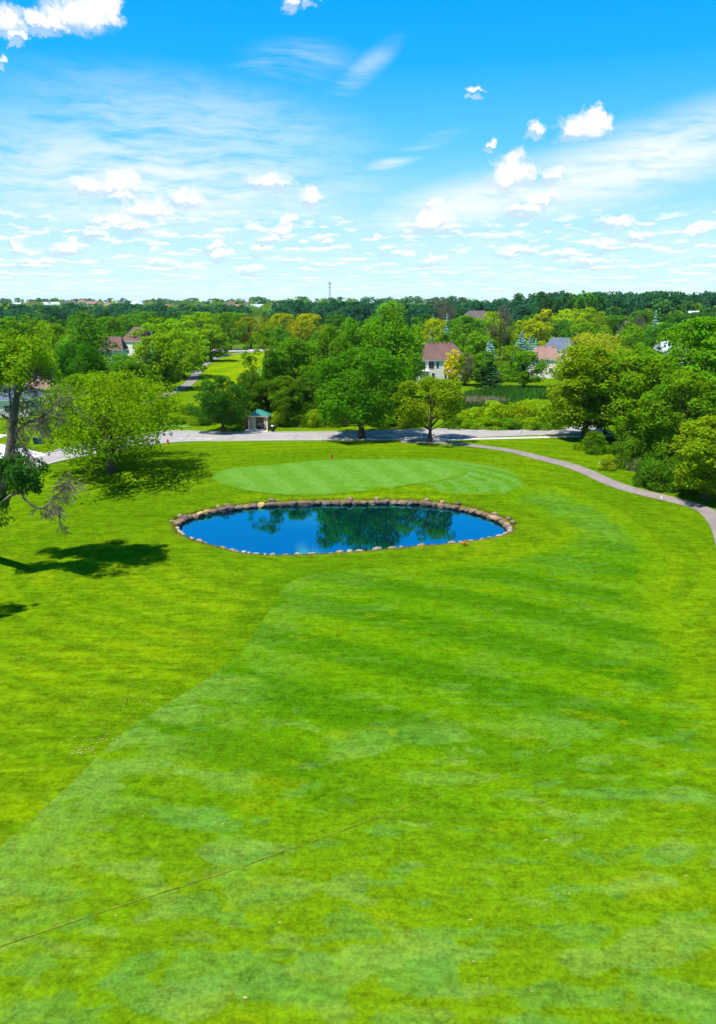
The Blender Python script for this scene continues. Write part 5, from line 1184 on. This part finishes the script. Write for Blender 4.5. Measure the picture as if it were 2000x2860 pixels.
house('large dark-roofed house far behind the white house', at_d(1335, 470), 470, R(8), 18, 12, 10.5, 'dark', 5.2, 'hip', .55, [(-5, 7, 2, 1.8), (0, 7, 2, 1.8), (5, 7, 2, 1.8)], wall=simple('tan_wall', (.30, .24, .18), .9, .1, 1.0))
h5 = house('low house with blue-grey roof at the left edge beside the white driveway', at_d(-32, 152), 152, R(4), 13.5, 9, 3.2, 'blue', 2.6, 'hip', .5, [(2.6, 1.0, 1.3, 1.2), (4.9, 1.0, 1.0, 1.2)])
house('pale house half hidden between the half-dead tree and the spreading tree', at_d(105, 172), 172, R(-8), 9, 8, 3.4, 'pink', 2.8, 'hip', .4, [(-2, 1, 1.2, 1.2), (1.5, 1, 1.2, 1.2)], wall=simple('rose_wall', (.42, .30, .25), .9, .1, 1.0))
rh = random.Random(17); k = 0; m_beige = simple('beige_siding', (.40, .36, .30), .8, .05, 1.0)
for (px_, py_) in [(120, 848), (140, 846), (170, 845), (200, 843), (218, 840), (245, 838), (268, 842), (290, 844), (335, 858), (350, 845), (385, 842), (400, 846), (420, 848), (445, 852), (480, 856), (500, 865), (60, 850), (585, 870), (650, 848), (690, 850), (725, 862), (775, 855), (660, 862), (560, 864), (310, 848), (1580, 898), (1920, 872), (1755, 900)]:
    d = 1000 + (862 - py_) * 14 if px_ < 1000 else 420
    X = at_d(px_, d); k += 1
    col_ = rh.choice(['brown', 'pink', 'grey', 'dark', 'brown']); wl = rh.choice([m_siding, m_beige, m_beige])
    zt = at_y(px_, py_, d)[2]
    look = {'brown': 'brown', 'pink': 'pinkish', 'grey': 'grey', 'dark': 'dark'}[col_]
    nm_ = f'small {look}-roofed house on the far hillside, {ordinal(k)} from the left wood' if px_ < 1000 else f'small pale house wall among the right trees, {ordinal(k - 25)} of three'
    house(nm_, X, d, rh.uniform(-.6, .6), (rh.uniform(11, 17) if px_ < 1000 else 4.5), 10, 5.5, col_, 4.0, 'gable' if k % 2 else 'hip', .5, [(-3, 2.5, 1.8, 1.5), (3, 2.5, 1.8, 1.5)] if px_ < 1000 else [(0, 3, 1.4, 1.4)], wall=wl, group='houses of the far hillside suburb' if px_ < 1000 else 'pale houses among the right trees', z=max(zt - 9.0, gz(X, d)))

# wheeled bins on the drive
for k, (px_, colr, nm_) in enumerate([(100, (.02, .05, .07), 'dark'), (112, (.01, .12, .11), 'teal')]):
    X, Y = at(px_, 1240); wb = thing('wheeled_bin', f'{nm_} wheeled bin standing on the verge by the driveway', 'bin', (X, Y, gz(X, Y)), R(10))
    m_ = simple(nm_ + '_bin', colr, .5, .1, 3)
    V = [(-.25, -.3, .06), (.25, -.3, .06), (.25, .3, .06), (-.25, .3, .06), (-.32, -.38, 1.0), (.32, -.38, 1.0), (.32, .38, 1.0), (-.32, .38, 1.0)]
    MB().add(V, [(3, 2, 1, 0), (4, 5, 6, 7), (0, 1, 5, 4), (1, 2, 6, 5), (2, 3, 7, 6), (3, 0, 4, 7)]).build('body', m_, wb)
    MB().box(-.35, .35, -.42, .40, 1.003, 1.07).build('lid', m_, wb)
    for x in (-.28, .24): MB().tube([(x, .32, .12), (x + .05, .32, .12)], .12, 10).build('wheel', m_black, wb)

# ------------------------------------------------------------------ lattice tower on the horizon
tx = at_d(923, 1400); tz = gz(tx, 1400); top_z = at_y(923, 788, 1400)[2] - tz
tw = thing('radio_tower', 'lattice radio tower standing alone on the horizon', 'tower', (tx, 1400, tz))
m_tw = simple('galvanised_steel', (.22, .25, .28), .5, .05, 2.0, .4)
for k in range(3):
    a = R(90 + 120 * k); MB().tube([(2.9 * math.cos(a), 2.9 * math.sin(a), 0), (0.95 * math.cos(a), 0.95 * math.sin(a), top_z * .78), (.75 * math.cos(a), .75 * math.sin(a), top_z * .96)], [.24, .2, .16], 5).build('leg', m_tw, tw)
mb = MB(); nb = 14
for j in range(nb):
    for k in range(3):
        def pt(jj, kk):
            f = jj / nb; r_ = 2.9 + (0.85 - 2.9) * f; a = R(90 + 120 * kk); return (r_ * math.cos(a), r_ * math.sin(a), f * top_z * .92)
        mb.tube([pt(j, k), pt(j + 1, k + 1)], .09, 3); mb.tube([pt(j, k), pt(j, k + 1)], .08, 3)
mb.build('bracing', m_tw, tw)
for zf in (.99, .93):
    for s_ in (-1, 1): MB().lathe([(.5, top_z * zf - .9), (.9, top_z * zf - .6), (.9, top_z * zf + .6), (.5, top_z * zf + .9)], 8, (s_ * 1.3, 0)).build('antenna', m_tw, tw)
MB().box(-2.6, 2.6, -.3, .3, top_z * .75 - .4, top_z * .75 + .4).build('platform', m_tw, tw)

# ------------------------------------------------------------------ air
hz_z0, hz_z1 = -5.3, 66.0
m_haze, nt, out = material('haze')
vol = nt.new('ShaderNodeVolumePrincipled', {'Color': (0.70, 0.92, 1.0, 1), 'Density': 0.00003, 'Anisotropy': 0.0})
nt.l.new(vol.outputs[0], out.inputs[1])
hb = MB().box(-7600, 7600, -420, 11500, hz_z0, hz_z1).build('haze', m_haze); tag(hb, kind='stuff')
